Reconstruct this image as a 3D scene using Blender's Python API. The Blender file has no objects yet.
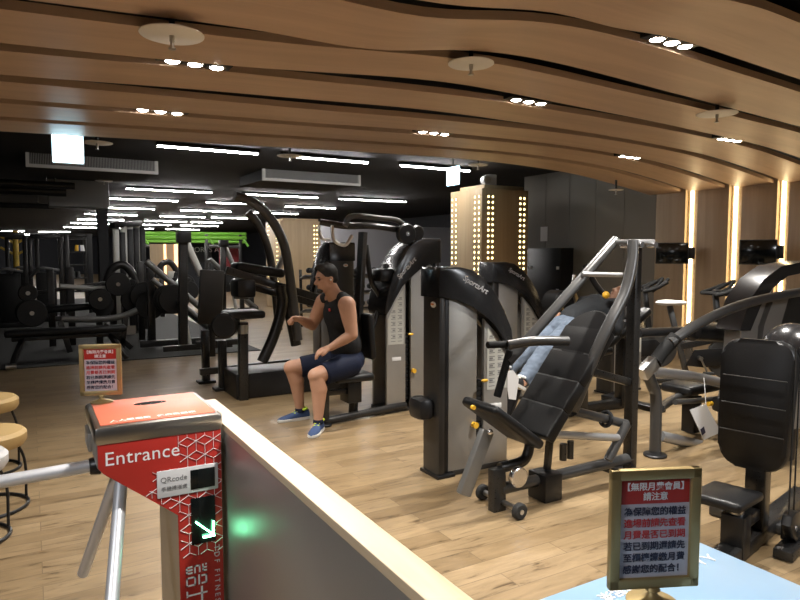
import bpy, bmesh, math, random
from mathutils import Vector, Matrix, noise
random.seed(7)
SC = bpy.context.scene
COL = SC.collection
R = math.radians
V = Vector

# ------------------------------------------------------------------ camera
FPX = 640.0
YAW = R(30); PIT = math.atan(45/640)
CAM = V((0, 0, 1.5))
FWD = V((math.sin(YAW)*math.cos(PIT), math.cos(YAW)*math.cos(PIT), -math.sin(PIT)))
RGT = V((math.cos(YAW), -math.sin(YAW), 0))
UPV = RGT.cross(FWD)
cd = bpy.data.cameras.new('camera'); co = bpy.data.objects.new('camera', cd); COL.objects.link(co)
cd.sensor_width = 36; cd.lens = 36*FPX/800; cd.clip_start = .05; cd.clip_end = 200
m3 = Matrix((RGT, UPV, -FWD)).transposed()
co.matrix_world = Matrix.Translation(CAM) @ m3.to_4x4()
SC.camera = co
# points measured off the photograph, each dropped onto a real plane of the room
def _ray(x, y): return FWD + RGT*((x-400)/FPX) + UPV*((300-y)/FPX)
def QY(x, y, Y): d = _ray(x, y); return CAM + d*(Y/d.y)
def QX(x, y, X): d = _ray(x, y); return CAM + d*(X/d.x)
def QZ(x, y, Z): d = _ray(x, y); return CAM + d*((Z-1.5)/d.z)

# ------------------------------------------------------------------ materials
MATS = {}
def new_mat(name):
    m = bpy.data.materials.new(name); m.use_nodes = True
    nt = m.node_tree; b = nt.nodes['Principled BSDF']
    MATS[name] = m
    return m, nt, b
def pm(name, col, rough=.5, metal=0, spec=.5, bump=0, bscale=80, coat=0, var=0):
    m, nt, b = new_mat(name)
    b.inputs['Base Color'].default_value = (*col, 1)
    b.inputs['Roughness'].default_value = rough
    b.inputs['Metallic'].default_value = metal
    b.inputs['Specular IOR Level'].default_value = spec
    if coat: b.inputs['Coat Weight'].default_value = coat; b.inputs['Coat Roughness'].default_value = .1
    N, L = nt.nodes, nt.links
    tc = N.new('ShaderNodeTexCoord'); nz = N.new('ShaderNodeTexNoise')
    nz.inputs['Scale'].default_value = bscale; nz.inputs['Detail'].default_value = 4
    L.new(tc.outputs['Object'], nz.inputs['Vector'])
    mr = N.new('ShaderNodeMapRange'); mr.inputs['To Min'].default_value = max(0, rough-.02); mr.inputs['To Max'].default_value = min(1, rough+.02)
    L.new(nz.outputs['Fac'], mr.inputs['Value']); L.new(mr.outputs['Result'], b.inputs['Roughness'])
    if bump:
        bp = N.new('ShaderNodeBump'); bp.inputs['Strength'].default_value = bump; bp.inputs['Distance'].default_value = .002
        L.new(nz.outputs['Fac'], bp.inputs['Height']); L.new(bp.outputs['Normal'], b.inputs['Normal'])
    if var:
        n2 = N.new('ShaderNodeTexNoise'); n2.inputs['Scale'].default_value = bscale*.3; n2.inputs['Detail'].default_value = 5
        L.new(tc.outputs['Object'], n2.inputs['Vector'])
        mx = N.new('ShaderNodeMix'); mx.data_type = 'RGBA'
        mx.inputs[6].default_value = (*[c*(1-var) for c in col], 1); mx.inputs[7].default_value = (*[min(1, c*(1+var)) for c in col], 1)
        L.new(n2.outputs['Fac'], mx.inputs[0]); L.new(mx.outputs[2], b.inputs['Base Color'])
    return m
def em(name, col, strength, base=(.8, .8, .8)):
    m, nt, b = new_mat(name)
    b.inputs['Base Color'].default_value = (*base, 1)
    b.inputs['Emission Color'].default_value = (*col, 1)
    b.inputs['Emission Strength'].default_value = strength
    return m
def wood(name, c1, c2, along='X', rough=.45, scale=1.0, seam=None):
    m, nt, b = new_mat(name); N, L = nt.nodes, nt.links
    tc = N.new('ShaderNodeTexCoord'); mp = N.new('ShaderNodeMapping')
    s = [14*scale]*3; s['XYZ'.index(along)] = .9*scale
    mp.inputs['Scale'].default_value = s
    L.new(tc.outputs['Object'], mp.inputs['Vector'])
    nz = N.new('ShaderNodeTexNoise'); nz.inputs['Scale'].default_value = 1; nz.inputs['Detail'].default_value = 7; nz.inputs['Roughness'].default_value = .6; nz.inputs['Distortion'].default_value = .6
    L.new(mp.outputs['Vector'], nz.inputs['Vector'])
    cr = N.new('ShaderNodeValToRGB'); cr.color_ramp.elements[0].position = .3; cr.color_ramp.elements[1].position = .72
    cr.color_ramp.elements[0].color = (*c1, 1); cr.color_ramp.elements[1].color = (*c2, 1)
    L.new(nz.outputs['Fac'], cr.inputs['Fac'])
    L.new(cr.outputs['Color'], b.inputs['Base Color'])
    b.inputs['Roughness'].default_value = rough
    bp = N.new('ShaderNodeBump'); bp.inputs['Strength'].default_value = .12; bp.inputs['Distance'].default_value = .002
    L.new(nz.outputs['Fac'], bp.inputs['Height']); L.new(bp.outputs['Normal'], b.inputs['Normal'])
    return m
def floor_mat():
    m, nt, b = new_mat('oak_planks'); N, L = nt.nodes, nt.links
    tc = N.new('ShaderNodeTexCoord')
    br = N.new('ShaderNodeTexBrick'); br.offset = .37; br.offset_frequency = 2
    br.inputs['Scale'].default_value = 1; br.inputs['Brick Width'].default_value = 1.15; br.inputs['Row Height'].default_value = .135
    br.inputs['Mortar Size'].default_value = .0022; br.inputs['Mortar Smooth'].default_value = .2
    br.inputs['Color1'].default_value = (.0, .0, .0, 1); br.inputs['Color2'].default_value = (1, 1, 1, 1); br.inputs['Mortar'].default_value = (.5, .5, .5, 1)
    L.new(tc.outputs['Object'], br.inputs['Vector'])
    # per plank tone
    cr = N.new('ShaderNodeValToRGB'); e = cr.color_ramp.elements
    e[0].color = (.185, .128, .068, 1); e[1].color = (.275, .20, .115, 1); e.new(.5).color = (.23, .163, .09, 1)
    L.new(br.outputs['Color'], cr.inputs['Fac'])
    # grain, stretched along the planks, shifted per plank
    mp = N.new('ShaderNodeMapping'); mp.inputs['Scale'].default_value = (3.4, 21, 1)
    ad = N.new('ShaderNodeVectorMath'); ad.operation = 'MULTIPLY_ADD'; ad.inputs[1].default_value = (7, 9, 5)
    L.new(br.outputs['Color'], ad.inputs[0]); L.new(tc.outputs['Object'], ad.inputs[2])
    L.new(ad.outputs[0], mp.inputs['Vector'])
    nz = N.new('ShaderNodeTexNoise'); nz.inputs['Scale'].default_value = 1; nz.inputs['Detail'].default_value = 7; nz.inputs['Roughness'].default_value = .62; nz.inputs['Distortion'].default_value = .9
    L.new(mp.outputs['Vector'], nz.inputs['Vector'])
    c2 = N.new('ShaderNodeValToRGB'); e = c2.color_ramp.elements
    e[0].position = .32; e[0].color = (.30, .25, .20, 1); e[1].position = .66; e[1].color = (1.12, 1.1, 1.06, 1); e.new(.42).color = (.86, .84, .80, 1)
    L.new(nz.outputs['Fac'], c2.inputs['Fac'])
    mu = N.new('ShaderNodeMix'); mu.data_type = 'RGBA'; mu.blend_type = 'MULTIPLY'; mu.inputs[0].default_value = 1
    L.new(cr.outputs['Color'], mu.inputs[6]); L.new(c2.outputs['Color'], mu.inputs[7])
    # seams
    m2 = N.new('ShaderNodeMix'); m2.data_type = 'RGBA'
    L.new(br.outputs['Fac'], m2.inputs[0]); L.new(mu.outputs[2], m2.inputs[6]); m2.inputs[7].default_value = (.13, .09, .05, 1)
    L.new(m2.outputs[2], b.inputs['Base Color'])
    b.inputs['Roughness'].default_value = .42
    mr = N.new('ShaderNodeMapRange'); mr.inputs['To Min'].default_value = .27; mr.inputs['To Max'].default_value = .42
    L.new(nz.outputs['Fac'], mr.inputs['Value']); L.new(mr.outputs['Result'], b.inputs['Roughness'])
    bp = N.new('ShaderNodeBump'); bp.inputs['Strength'].default_value = .15; bp.inputs['Distance'].default_value = .002
    L.new(nz.outputs['Fac'], bp.inputs['Height']); L.new(bp.outputs['Normal'], b.inputs['Normal'])
    return m

floor_mat()
wood('slat_wood', (.50, .345, .235), (.64, .46, .325), 'X', .45, .5)
wood('wall_wood', (.34, .245, .15), (.44, .33, .215), 'Z', .5, .8)
wood('column_wood', (.40, .285, .16), (.50, .37, .22), 'Z', .5, .7)
wood('cap_wood', (.56, .44, .29), (.68, .56, .40), 'Y', .4, 1)
pm('black_metal', (.016, .016, .017), .36, .3, .5, .05, 200)
pm('dark_tube', (.045, .044, .043), .28, .6, .5)
pm('gunmetal', (.075, .075, .075), .32, .45)
pm('silver_tube', (.42, .42, .425), .34, .6)
pm('post_silver', (.50, .50, .47), .38, .35)
pm('light_tube', (.17, .17, .165), .34, .4)
pm('chrome', (.78, .78, .80), .26, 1)
pm('steel', (.55, .54, .52), .3, 1)
pm('arm_steel', (.74, .76, .80), .38, .55)
pm('brushed_steel', (.44, .43, .41), .40, .7)
pm('vinyl', (.009, .009, .0095), .38, 0, .3, .2, 120)
pm('vinyl_seam', (.06, .06, .06), .5)
pm('hood', (.014, .014, .015), .22, 0, .6)
pm('panel', (.34, .33, .31), .42, .55, .5, .05, 150)
pm('panel_dark', (.045, .043, .041), .34, .5)
pm('rubber', (.012, .012, .012), .75)
pm('rubber_mat', (.038, .038, .036), .75, 0, .3, .3, 300, var=.25)
pm('grip', (.010, .010, .010), .75, 0, .2, .4, 300)
pm('yellow', (.75, .42, .03), .4)
pm('lime', (.55, .75, .05), .6)
pm('white_paper', (.72, .72, .72), .6)
pm('placard', (.46, .46, .42), .5)
pm('print_grey', (.18, .18, .18), .6)
pm('print_red', (.55, .05, .05), .6)
pm('print_navy', (.03, .03, .06), .6)
pm('letter_white', (.8, .8, .8), .5)
pm('letter_grey', (.55, .55, .56), .4)
pm('badge_white', (.7, .68, .62), .35)
pm('orange', (.7, .22, .03), .4)
pm('red', (.42, .03, .022), .34, 0, .5, 0, 60)
pm('red_top', (.60, .15, .085), .36)  # front red made paler, with the lid's light sheen put into the colour
pm('blue_top', (.25, .40, .57), .3)
pm('gold', (.36, .27, .12), .5, .55)
pm('sign_paper', (.54, .51, .55), .45)
pm('screen', (.006, .008, .008), .12, 0, .6)
pm('plate_grey', (.62, .62, .63), .4)
pm('tan_seat', (.40, .27, .11), .6, 0, .4, .2, 90)
pm('grey_seat', (.50, .50, .51), .6, 0, .4, .2, 90)
pm('ceiling_black', (.008, .008, .009), .8)
pm('dark_wall', (.19, .175, .15), .7, 0, .4, .1, 40)
pm('grey_wall', (.42, .42, .45), .8)
pm('navy_wall', (.022, .024, .03), .8)
pm('back_wall', (.05, .048, .045), .8)
pm('disc_white', (.86, .83, .78), .5)
pm('vent_frame', (.5, .5, .49), .5)
pm('vent_slat', (.26, .26, .26), .5)
pm('plate_iron', (.012, .012, .012), .5, .2)
pm('lime_metal', (.16, .42, .04), .45)
pm('yellow_metal', (.55, .36, .05), .45)
pm('red_panel', (.22, .02, .025), .6)
pm('skin', (.47, .26, .17), .5, 0, .4, .08, 60, var=.06)
pm('hair', (.008, .007, .006), .6)
pm('shirt', (.012, .012, .013), .8, 0, .2, .3, 250)
pm('shorts', (.008, .012, .03), .75, 0, .2, .3, 250)
pm('shoe_blue', (.03, .06, .15), .6)
pm('shoe_white', (.7, .7, .68), .5)
pm('shoe_black', (.015, .015, .016), .6)
pm('jeans', (.10, .125, .165), .85, 0, .2, .5, 35, var=.6)
pm('jacket', (.022, .024, .027), .8, 0, .2, .3, 120)
em('spot_glow', (1, .95, .88), 40).cycles.emission_sampling = 'NONE'
em('line_glow', (1, .96, .93), 105)
em('strip_glow', (1, .76, .42), 13)
em('bulb_glow', (1, .74, .30), 4.5).cycles.emission_sampling = 'NONE'
em('exit_glow', (.55, .86, 1), 6)
em('arrow_glow', (.22, 1, .50), 16, (.1, .3, .2))
em('orange_lamp', (1, .5, .2), 2.0)

# ------------------------------------------------------------------ mesh builder
def frame_from(axis, up=V((0, 0, 1))):
    z = axis.normalized()
    x = up.cross(z)
    if x.length < 1e-4: x = V((1, 0, 0)).cross(z)
    if x.length < 1e-4: x = V((0, 1, 0)).cross(z)
    x.normalize(); y = z.cross(x)
    return Matrix((x, y, z)).transposed()
def spline(pts, n=8):
    pts = [V(p) for p in pts]
    if len(pts) < 3: return pts
    out = []
    P = [pts[0]*2-pts[1]] + pts + [pts[-1]*2-pts[-2]]
    for i in range(1, len(P)-2):
        a, b, c, d = P[i-1:i+3]
        for k in range(n):
            t = k/n
            out.append(.5*((2*b)+(c-a)*t+(2*a-5*b+4*c-d)*t*t+(3*b-a-3*c+d)*t**3))
    out.append(pts[-1]); return out
class MB:
    def __init__(s): s.bm = bmesh.new()
    def box(s, c, size, Rm=None, bev=0, seg=2):
        g = bmesh.ops.create_cube(s.bm, size=1)
        vs = g['verts']
        M = Matrix.Translation(V(c)) @ ((Rm or Matrix.Identity(3)).to_4x4()) @ Matrix.Diagonal((*size, 1))
        bmesh.ops.transform(s.bm, matrix=M, verts=vs)
        if bev:
            es = list({e for v in vs for e in v.link_edges})
            bmesh.ops.bevel(s.bm, geom=es, offset=bev, segments=seg, affect='EDGES', profile=.5)
        return s
    def span(s, a, b, bev=0):           # box from corner to corner
        a, b = V(a), V(b); return s.box((a+b)/2, [abs(q) for q in (b-a)], None, bev)
    def bar(s, p0, p1, w, h, up=(0, 0, 1), bev=.006):
        p0, p1 = V(p0), V(p1); d = p1-p0
        return s.box((p0+p1)/2, (w, h, d.length), frame_from(d, V(up)), bev)
    def tube(s, pts, r, seg=12, sm=True, n=8, closed=False):
        pts = spline(pts, n) if sm and not closed else [V(p) for p in pts]
        rs = r if isinstance(r, (list, tuple)) else None
        rings = []; N = len(pts)
        x = None
        for i, p in enumerate(pts):
            if closed: d = pts[(i+1) % N]-pts[i-1]
            else: d = pts[min(i+1, N-1)]-pts[max(i-1, 0)]
            d.normalize()
            if x is None: x = frame_from(d).col[0].copy()
            x = x - d*x.dot(d)
            if x.length < 1e-5: x = frame_from(d).col[0].copy()
            x.normalize(); y = d.cross(x)
            rr = (rs[0]+(rs[1]-rs[0])*i/(N-1)) if rs else r
            rings.append([s.bm.verts.new(p+(x*math.cos(a)+y*math.sin(a))*rr) for a in [2*math.pi*k/seg for k in range(seg)]])
        for i in range(N if closed else N-1):
            A, B = rings[i], rings[(i+1) % N]
            for k in range(seg): s.bm.faces.new((A[k], A[(k+1) % seg], B[(k+1) % seg], B[k]))
        if not closed:
            s.bm.faces.new(rings[0][::-1]); s.bm.faces.new(rings[-1])
        return s
    def cyl(s, p0, p1, r0, r1=None, seg=24, bev=0):
        r1 = r0 if r1 is None else r1
        p0, p1 = V(p0), V(p1); F = frame_from(p1-p0)
        prof = [(p0, r0), (p1, r1)]
        if bev:
            d = (p1-p0).normalized()*bev
            prof = [(p0, r0-bev), (p0+d, r0), (p1-d, r1), (p1, r1-bev)]
        rings = [[s.bm.verts.new(c+(F.col[0]*math.cos(a)+F.col[1]*math.sin(a))*r) for a in [2*math.pi*k/seg for k in range(seg)]] for c, r in prof]
        for A, B in zip(rings, rings[1:]):
            for k in range(seg): s.bm.faces.new((A[k], A[(k+1) % seg], B[(k+1) % seg], B[k]))
        s.bm.faces.new(rings[0][::-1]); s.bm.faces.new(rings[-1]); return s
    def lathe(s, prof, o=(0, 0, 0), seg=28):
        o = V(o); rings = []
        for r, z in prof:
            rings.append([s.bm.verts.new(o+V((max(r, 1e-4)*math.cos(a), max(r, 1e-4)*math.sin(a), z))) for a in [2*math.pi*k/seg for k in range(seg)]])
        for A, B in zip(rings, rings[1:]):
            for k in range(seg): s.bm.faces.new((A[k], A[(k+1) % seg], B[(k+1) % seg], B[k]))
        s.bm.faces.new(rings[0][::-1]); s.bm.faces.new(rings[-1]); return s
    def ball(s, c, rad, Rm=None, u=20, v=12):
        rad = rad if isinstance(rad, (tuple, list)) else (rad,)*3
        M = Matrix.Translation(V(c)) @ ((Rm or Matrix.Identity(3)).to_4x4()) @ Matrix.Diagonal((*rad, 1))
        bmesh.ops.create_uvsphere(s.bm, u_segments=u, v_segments=v, radius=1, matrix=M); return s
    def cap(s, p0, p1, r0, r1=None, u=16):      # tapered capsule, closed pieces for a voxel union
        r1 = r0 if r1 is None else r1
        s.ball(p0, r0, None, u, 10); s.ball(p1, r1, None, u, 10); s.cyl(p0, p1, r0, r1, u); return s
    def torus(s, c, Rr, r, axis=(0, 0, 1), seg=32, rs=8):
        F = frame_from(V(axis)); c = V(c)
        return s.tube([c+(F.col[0]*math.cos(a)+F.col[1]*math.sin(a))*Rr for a in [2*math.pi*k/seg for k in range(seg)]], r, rs, closed=True)
    def prism(s, poly, o, ux, uy, th, bev=0):    # polygon in the plane (ux, uy) from o, extruded by th along ux x uy
        o, ux, uy = V(o), V(ux), V(uy); n = ux.cross(uy).normalized()*th
        A = [s.bm.verts.new(o+ux*p[0]+uy*p[1]) for p in poly]; B = [s.bm.verts.new(o+ux*p[0]+uy*p[1]+n) for p in poly]
        fs = [s.bm.faces.new(A[::-1]), s.bm.faces.new(B)]
        k = len(poly)
        for i in range(k): fs.append(s.bm.faces.new((A[i], A[(i+1) % k], B[(i+1) % k], B[i])))
        if bev:
            es = list({e for v in A+B for e in v.link_edges if e in set(fs[0].edges) | set(fs[1].edges)})
            bmesh.ops.bevel(s.bm, geom=es, offset=bev, segments=2, affect='EDGES', profile=.5)
        return s
    def mesh(s, name, smooth=40):
        bmesh.ops.recalc_face_normals(s.bm, faces=s.bm.faces)
        me = bpy.data.meshes.new(name); s.bm.to_mesh(me); s.bm.free()
        for p in me.polygons: p.use_smooth = True
        me.set_sharp_from_angle(angle=R(smooth))
        return me
    def build(s, name, mat, parent=None, smooth=40):
        return link(name, s.mesh(name, smooth), mat, parent)
def world_origin(p):
    o = V((0, 0, 0))
    while p is not None: o = o+p.location; p = p.parent
    return o
def link(name, me, mat, parent=None):
    o = bpy.data.objects.new(name, me); COL.objects.link(o)
    me.materials.clear(); me.materials.append(MATS[mat])
    if parent is not None:
        me.transform(Matrix.Translation(-world_origin(parent))); o.parent = parent
    return o
def tag(o, label, cat, group=None, kind=None):
    if label: o['label'] = label
    if cat: o['category'] = cat
    if group: o['group'] = group
    if kind: o['kind'] = kind
    return o
def thing(name, label, cat, loc=(0, 0, 0), group=None):
    o = bpy.data.objects.new(name, None); COL.objects.link(o); o.empty_display_size = .1
    o.location = loc; return tag(o, label, cat, group)
def struct(o): o['kind'] = 'structure'; return o
def solo(o, label, cat, group=None):      # a thing that is one mesh: put its origin at its base
    me = o.data; vs = [v.co for v in me.vertices]
    lo = V((min(v.x for v in vs), min(v.y for v in vs), min(v.z for v in vs))); hi = V((max(v.x for v in vs), max(v.y for v in vs), max(v.z for v in vs)))
    c = V(((lo.x+hi.x)/2, (lo.y+hi.y)/2, lo.z)); me.transform(Matrix.Translation(-c)); o.location = c
    return tag(o, label, cat, group)
def copy_tree(o, parent=None):
    c = o.copy(); COL.objects.link(c)
    if parent is not None: c.parent = parent
    for ch in [x for x in o.children]: copy_tree(ch, c)
    return c
DG = None
def text_mesh(body, size, M, depth=.0006, align='LEFT', spacing=1.0, shear=0, bold=0, lsp=1.0):
    cu = bpy.data.curves.new('lettering', 'FONT'); cu.body = body; cu.size = size; cu.extrude = depth; cu.align_x = align
    cu.space_character = spacing; cu.shear = shear; cu.offset = bold; cu.resolution_u = 3; cu.space_line = lsp
    ob = bpy.data.objects.new('lettering', cu); COL.objects.link(ob)
    dg = bpy.context.evaluated_depsgraph_get(); dg.update()
    me = bpy.data.meshes.new_from_object(ob.evaluated_get(dg))
    bpy.data.objects.remove(ob); bpy.data.curves.remove(cu)
    me.transform(M); return me
def face_M(o, ux, uy):      # text lying in plane (ux, uy) from o
    ux, uy = V(ux).normalized(), V(uy).normalized(); n = ux.cross(uy)
    m = Matrix((ux, uy, n)).transposed().to_4x4(); m.translation = V(o); return m
def text(name, body, size, o, ux, uy, mat, parent, **k):
    return link(name, text_mesh(body, size, face_M(o, ux, uy), **k), mat, parent)
def voxel(mb, name, vox=.007, sm=5):
    me = mb.mesh(name); ob = bpy.data.objects.new(name, me); COL.objects.link(ob)
    md = ob.modifiers.new('r', 'REMESH'); md.mode = 'VOXEL'; md.voxel_size = vox; md.use_smooth_shade = True
    s = ob.modifiers.new('s', 'SMOOTH'); s.factor = .5; s.iterations = sm
    dg = bpy.context.evaluated_depsgraph_get(); dg.update()
    out = bpy.data.meshes.new_from_object(ob.evaluated_get(dg))
    bpy.data.objects.remove(ob); bpy.data.meshes.remove(me)
    for p in out.polygons: p.use_smooth = True
    return out
def pad_box(mb, c, u, v, L, W, T, segs=1, bev=.02):    # cushion: long along u, wide along v, split in quilted segments
    u, v = V(u).normalized(), V(v).normalized(); n = u.cross(v)
    Rm = Matrix((u, v, n)).transposed(); c = V(c)
    for i in range(segs):
        l = L/segs; cc = c+u*(-L/2+l*(i+.5))
        mb.box(cc, (l+.002, W, T), Rm, min(bev, T*.42), 3)
    return mb

# ------------------------------------------------------------------ the room
MB().span((-4, -4, -.1), (13, 56, 0)).build('floor', 'oak_planks'); struct(bpy.data.objects['floor'])
rm = MB().span((-4, 9.75, 0), (3.1, 24.5, .012)).build('rubber_mat', 'rubber_mat')
solo(rm, 'dark rubber gym mat covering the floor under the free weight machines at the left', 'mat')

NEAR = [(-4, 2.44), (-2, 2.48), (-.1, 2.55), (1, 2.61), (2.2, 2.71), (2.9, 2.735), (4, 2.69), (5.5, 2.62), (6.5, 2.57), (7.4, 2.47), (8.05, 2.38)]
FAR = [(-4, 2.47), (-2, 2.5), (-.1, 2.55), (1.3, 2.59), (3.4, 2.65), (5, 2.67), (6.3, 2.62), (7.2, 2.52), (8.05, 2.39)]
def curve_at(tab, x):
    if x <= tab[0][0]: return tab[0][1]
    for i in range(len(tab)-1):
        if x <= tab[i+1][0]:
            p = [tab[max(i-1, 0)], tab[i], tab[i+1], tab[min(i+2, len(tab)-1)]]
            t = (x-p[1][0])/(p[2][0]-p[1][0]); h = p[2][0]-p[1][0]
            def sl(a, b): return (b[1]-a[1])/(b[0]-a[0]) if b[0] != a[0] else 0
            m1, m2 = sl(p[0], p[2])*h, sl(p[1], p[3])*h
            return (2*t**3-3*t*t+1)*p[1][1]+(t**3-2*t*t+t)*m1+(-2*t**3+3*t*t)*p[2][1]+(t**3-t*t)*m2
    return tab[-1][1]
def bump(x, c, w): return math.exp(-((x-c)/w)**2)
GAPS = [-4, -3.35, -2.7, -2.05, -1.4, -.75, -.1, .55, 1.2, 1.86, 2.52, 3.22, 3.89, 4.56, 5.21, 5.87, 6.48]
def slat_z(i, x):
    yc = (GAPS[i]+GAPS[i+1])/2
    t = max(0, min(1, (yc-2.8)/(5.2-2.8)))
    z = curve_at(NEAR, x)*(1-t)+curve_at(FAR, x)*t
    if i == 9: z += -.035*bump(x, 2.72, .34)-.05*bump(x, 1.65, .55)
    if i in (7, 8): z += -.05*bump(x, 1.65, .55)
    if i == 10: z += -.055*bump(x, 1.65, .5)
    if i == 11: z += .012*bump(x, 2.4, .7)
    if i == 12: z += .015*bump(x, .9, .8)
    if i == 13: z += -.012*bump(x, 2.2, 1)
    return z
ceil_root = struct(MB().span((-4, -4, 2.95), (13, 56, 3.05)).build('ceiling', 'ceiling_black'))
for i in range(len(GAPS)-1):
    bm = MB(); y0, y1 = GAPS[i]+.078, GAPS[i+1]-.078
    if i == len(GAPS)-2: y1 = GAPS[i+1]
    rows = []
    NX = 90
    for k in range(NX+1):
        x = -4+(8.05+4)*k/NX; z = slat_z(i, x)
        rows.append([bm.bm.verts.new(V(p)) for p in ((x, y0, z), (x, y1, z), (x, y1, z+.045), (x, y0, z+.045))])
    for a, b in zip(rows, rows[1:]):
        for q in range(4): bm.bm.faces.new((a[q], a[(q+1) % 4], b[(q+1) % 4], b[q]))
    bm.bm.faces.new(rows[0]); bm.bm.faces.new(rows[-1][::-1])
    o = bm.build('ceiling_slat', 'slat_wood', ceil_root)
    # dark board the slats hang from
struct(MB().span((-4, -4, 2.86), (8.05, 6.6, 2.9)).build('trim_1', 'ceiling_black'))

# right wall: dark boards, timber panels and recessed light strips
WX = 8.05
struct(MB().span((WX+.1, -4, 0), (WX+.2, 9.4, 2.95)).build('wall_right', 'dark_wall'))
struct(MB().span((WX+.2, 9.3, 0), (13, 9.4, 2.95)).build('wall_side', 'dark_wall'))
def wall_y(px): return QX(px, 250, WX).y
bm = MB(); n = 5
ya, yb = wall_y(655), 9.3
for k in range(n):
    a = ya+(yb-ya)*k/n; bm.span((WX, a+.004, 0), (WX+.1, a+(yb-ya)/n-.004, 2.95))
wd = struct(bm.build('wall_panelling', 'dark_wall'))
spans = [(655, 684), (696, 727), (740, 775), (787, 830), (842, 890)]
for a, b in spans:
    struct(MB().span((WX, wall_y(b), 0), (WX+.1, wall_y(a), 2.6), .004).build('wall_board', 'wall_wood'))
for q, (a, b) in enumerate([(684, 696), (727, 740), (775, 787), (830, 842)]):
    y0, y1 = wall_y(b), wall_y(a)
    t = thing('strip_light', 'warm vertical light strip in the right wall '+['beside the smaller television', 'between the two televisions', 'right of the larger television', 'just past the right edge'][q], 'light', (WX+.06, (y0+y1)/2, .3), 'warm light strips on the right wall')
    MB().span((WX+.055, y0+.01, .3), (WX+.1, y1-.01, 2.5)).build('channel', 'cap_wood', t)
    ym = y0+(y1-y0)*.62
    MB().span((WX+.04, ym-.02, .4), (WX+.056, ym+.02, 2.42), .004).build('tube', 'strip_glow', t)
struct(MB().span((-4.1, -4, 0), (-4, 56, 2.95)).build('wall_left', 'back_wall'))
struct(MB().span((-4, 56, 0), (13, 56.1, 2.95)).build('wall_back', 'navy_wall'))
struct(MB().span((-4, -4.1, 0), (13, -4, 2.95)).build('wall_front', 'back_wall'))
struct(MB().span((13, -4, 0), (13.1, 56, 2.95)).build('wall_far_right', 'navy_wall'))
struct(MB().span((7.9, 18.6, 0), (12.9, 18.75, 2.45)).build('wall_partition', 'grey_wall'))

# timber columns set with rows of bulbs
def column(label, x0, y0, x1, y1, H, rows, pitch):
    t = thing('timber_column', label, 'column', ((x0+x1)/2, (y0+y1)/2, 0))
    MB().span((x0, y0, 0), (x1, y1, H), .006).build('shaft', 'column_wood', t)
    MB().span((x0+.12, y0+.1, H), (x1-.02, y1-.1, H+.07), .004).build('crown', 'column_wood', t)
    for face, s in rows:
        bb = MB(); rr = MB()
        nb = int((H-.5)/pitch)
        for k in range(nb):
            z = H-.13-k*pitch
            for d in (-.042, .042):
                if face == 'f': c = V((s+d, y0-.004, z)); ax = V((0, -1, 0))
                else: c = V((x0-.004, s+d*1.3, z)); ax = V((-1, 0, 0))
                bb.ball(c, (.006 if face != 'f' else .022, .022 if face != 'f' else .006, .022), None, 10, 6)
                rr.torus(c, .026, .005, ax, 12, 5)
        bs = bb.build('bulb_strip', 'bulb_glow', t); bs['kind'] = 'stuff'
        rr.build('bulb_ring', 'dark_tube', t)['kind'] = 'stuff'
    return t
column('timber column studded with double rows of warm bulbs in the middle of the photo', 6.17, 8.12, 7.12, 8.98, 2.55,
       [('s', 8.87), ('s', 8.24), ('f', 6.34), ('f', 6.99)], .088)
column('distant timber column with bulb rows seen left of the seated person', 6.0, 17.0, 7.2, 18.25, 2.45,
       [('s', 17.25), ('s', 18.0), ('f', 7.05)], .12)
pl = MB().span((-1.45, 13.3, 0), (-.75, 14, 2.95)).build('pillar', 'back_wall'); solo(pl, 'plain dark pillar at the left edge', 'pillar')

# linear ceiling lights
def line_light(x0, x1, y, label):
    t = thing('linear_light', label, 'ceiling light', ((x0+x1)/2, y, 2.88), 'white linear ceiling lights')
    MB().span((x0, y-.05, 2.9), (x1, y+.05, 2.95), .005).build('housing', 'black_metal', t)
    MB().span((x0+.02, y-.022, 2.882), (x1-.02, y+.022, 2.9), .003).build('diffuser', 'line_glow', t)
ordw = ['first', 'second', 'third', 'fourth', 'fifth', 'sixth', 'seventh', 'eighth', 'ninth', 'tenth', 'last']
rows = [(8.75, [(1.45, 2.8), (3.1, 4.5), (5.05, 6.4)]), (14.65, [(1.8, 3.6), (4.25, 6.15), (6.7, 8.65)]), (17.4, [(1.75, 3.4), (4.1, 5.7)]),
        (20.8, [(1.7, 3.36), (4.1, 5.7), (6.4, 8.0)]), (24.3, [(1.66, 3.35), (4.1, 5.7), (5.9, 7.3)]), (28, [(1.65, 3.35), (4.1, 5.8), (5.95, 7.3)]),
        (31.5, [(1.6, 3.35), (4.1, 5.8), (6.2, 8.0)]), (36.4, [(1.5, 3.5), (4.1, 5.8), (6.4, 8.2)]), (44, [(-1.4, -.2), (.5, 2.2)]), (51, [(-3.2, -1.5), (-.6, 1.4)])]
for ri, (y, ls) in enumerate(rows):
    for li, (a, b) in enumerate(ls):
        line_light(a, b, y, 'white linear ceiling light, %s row back, %s from the left' % (ordw[ri], ordw[li]))
line_light(6.4, 8.0, 17.7, 'white linear ceiling light just in front of the distant bulb column')
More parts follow.
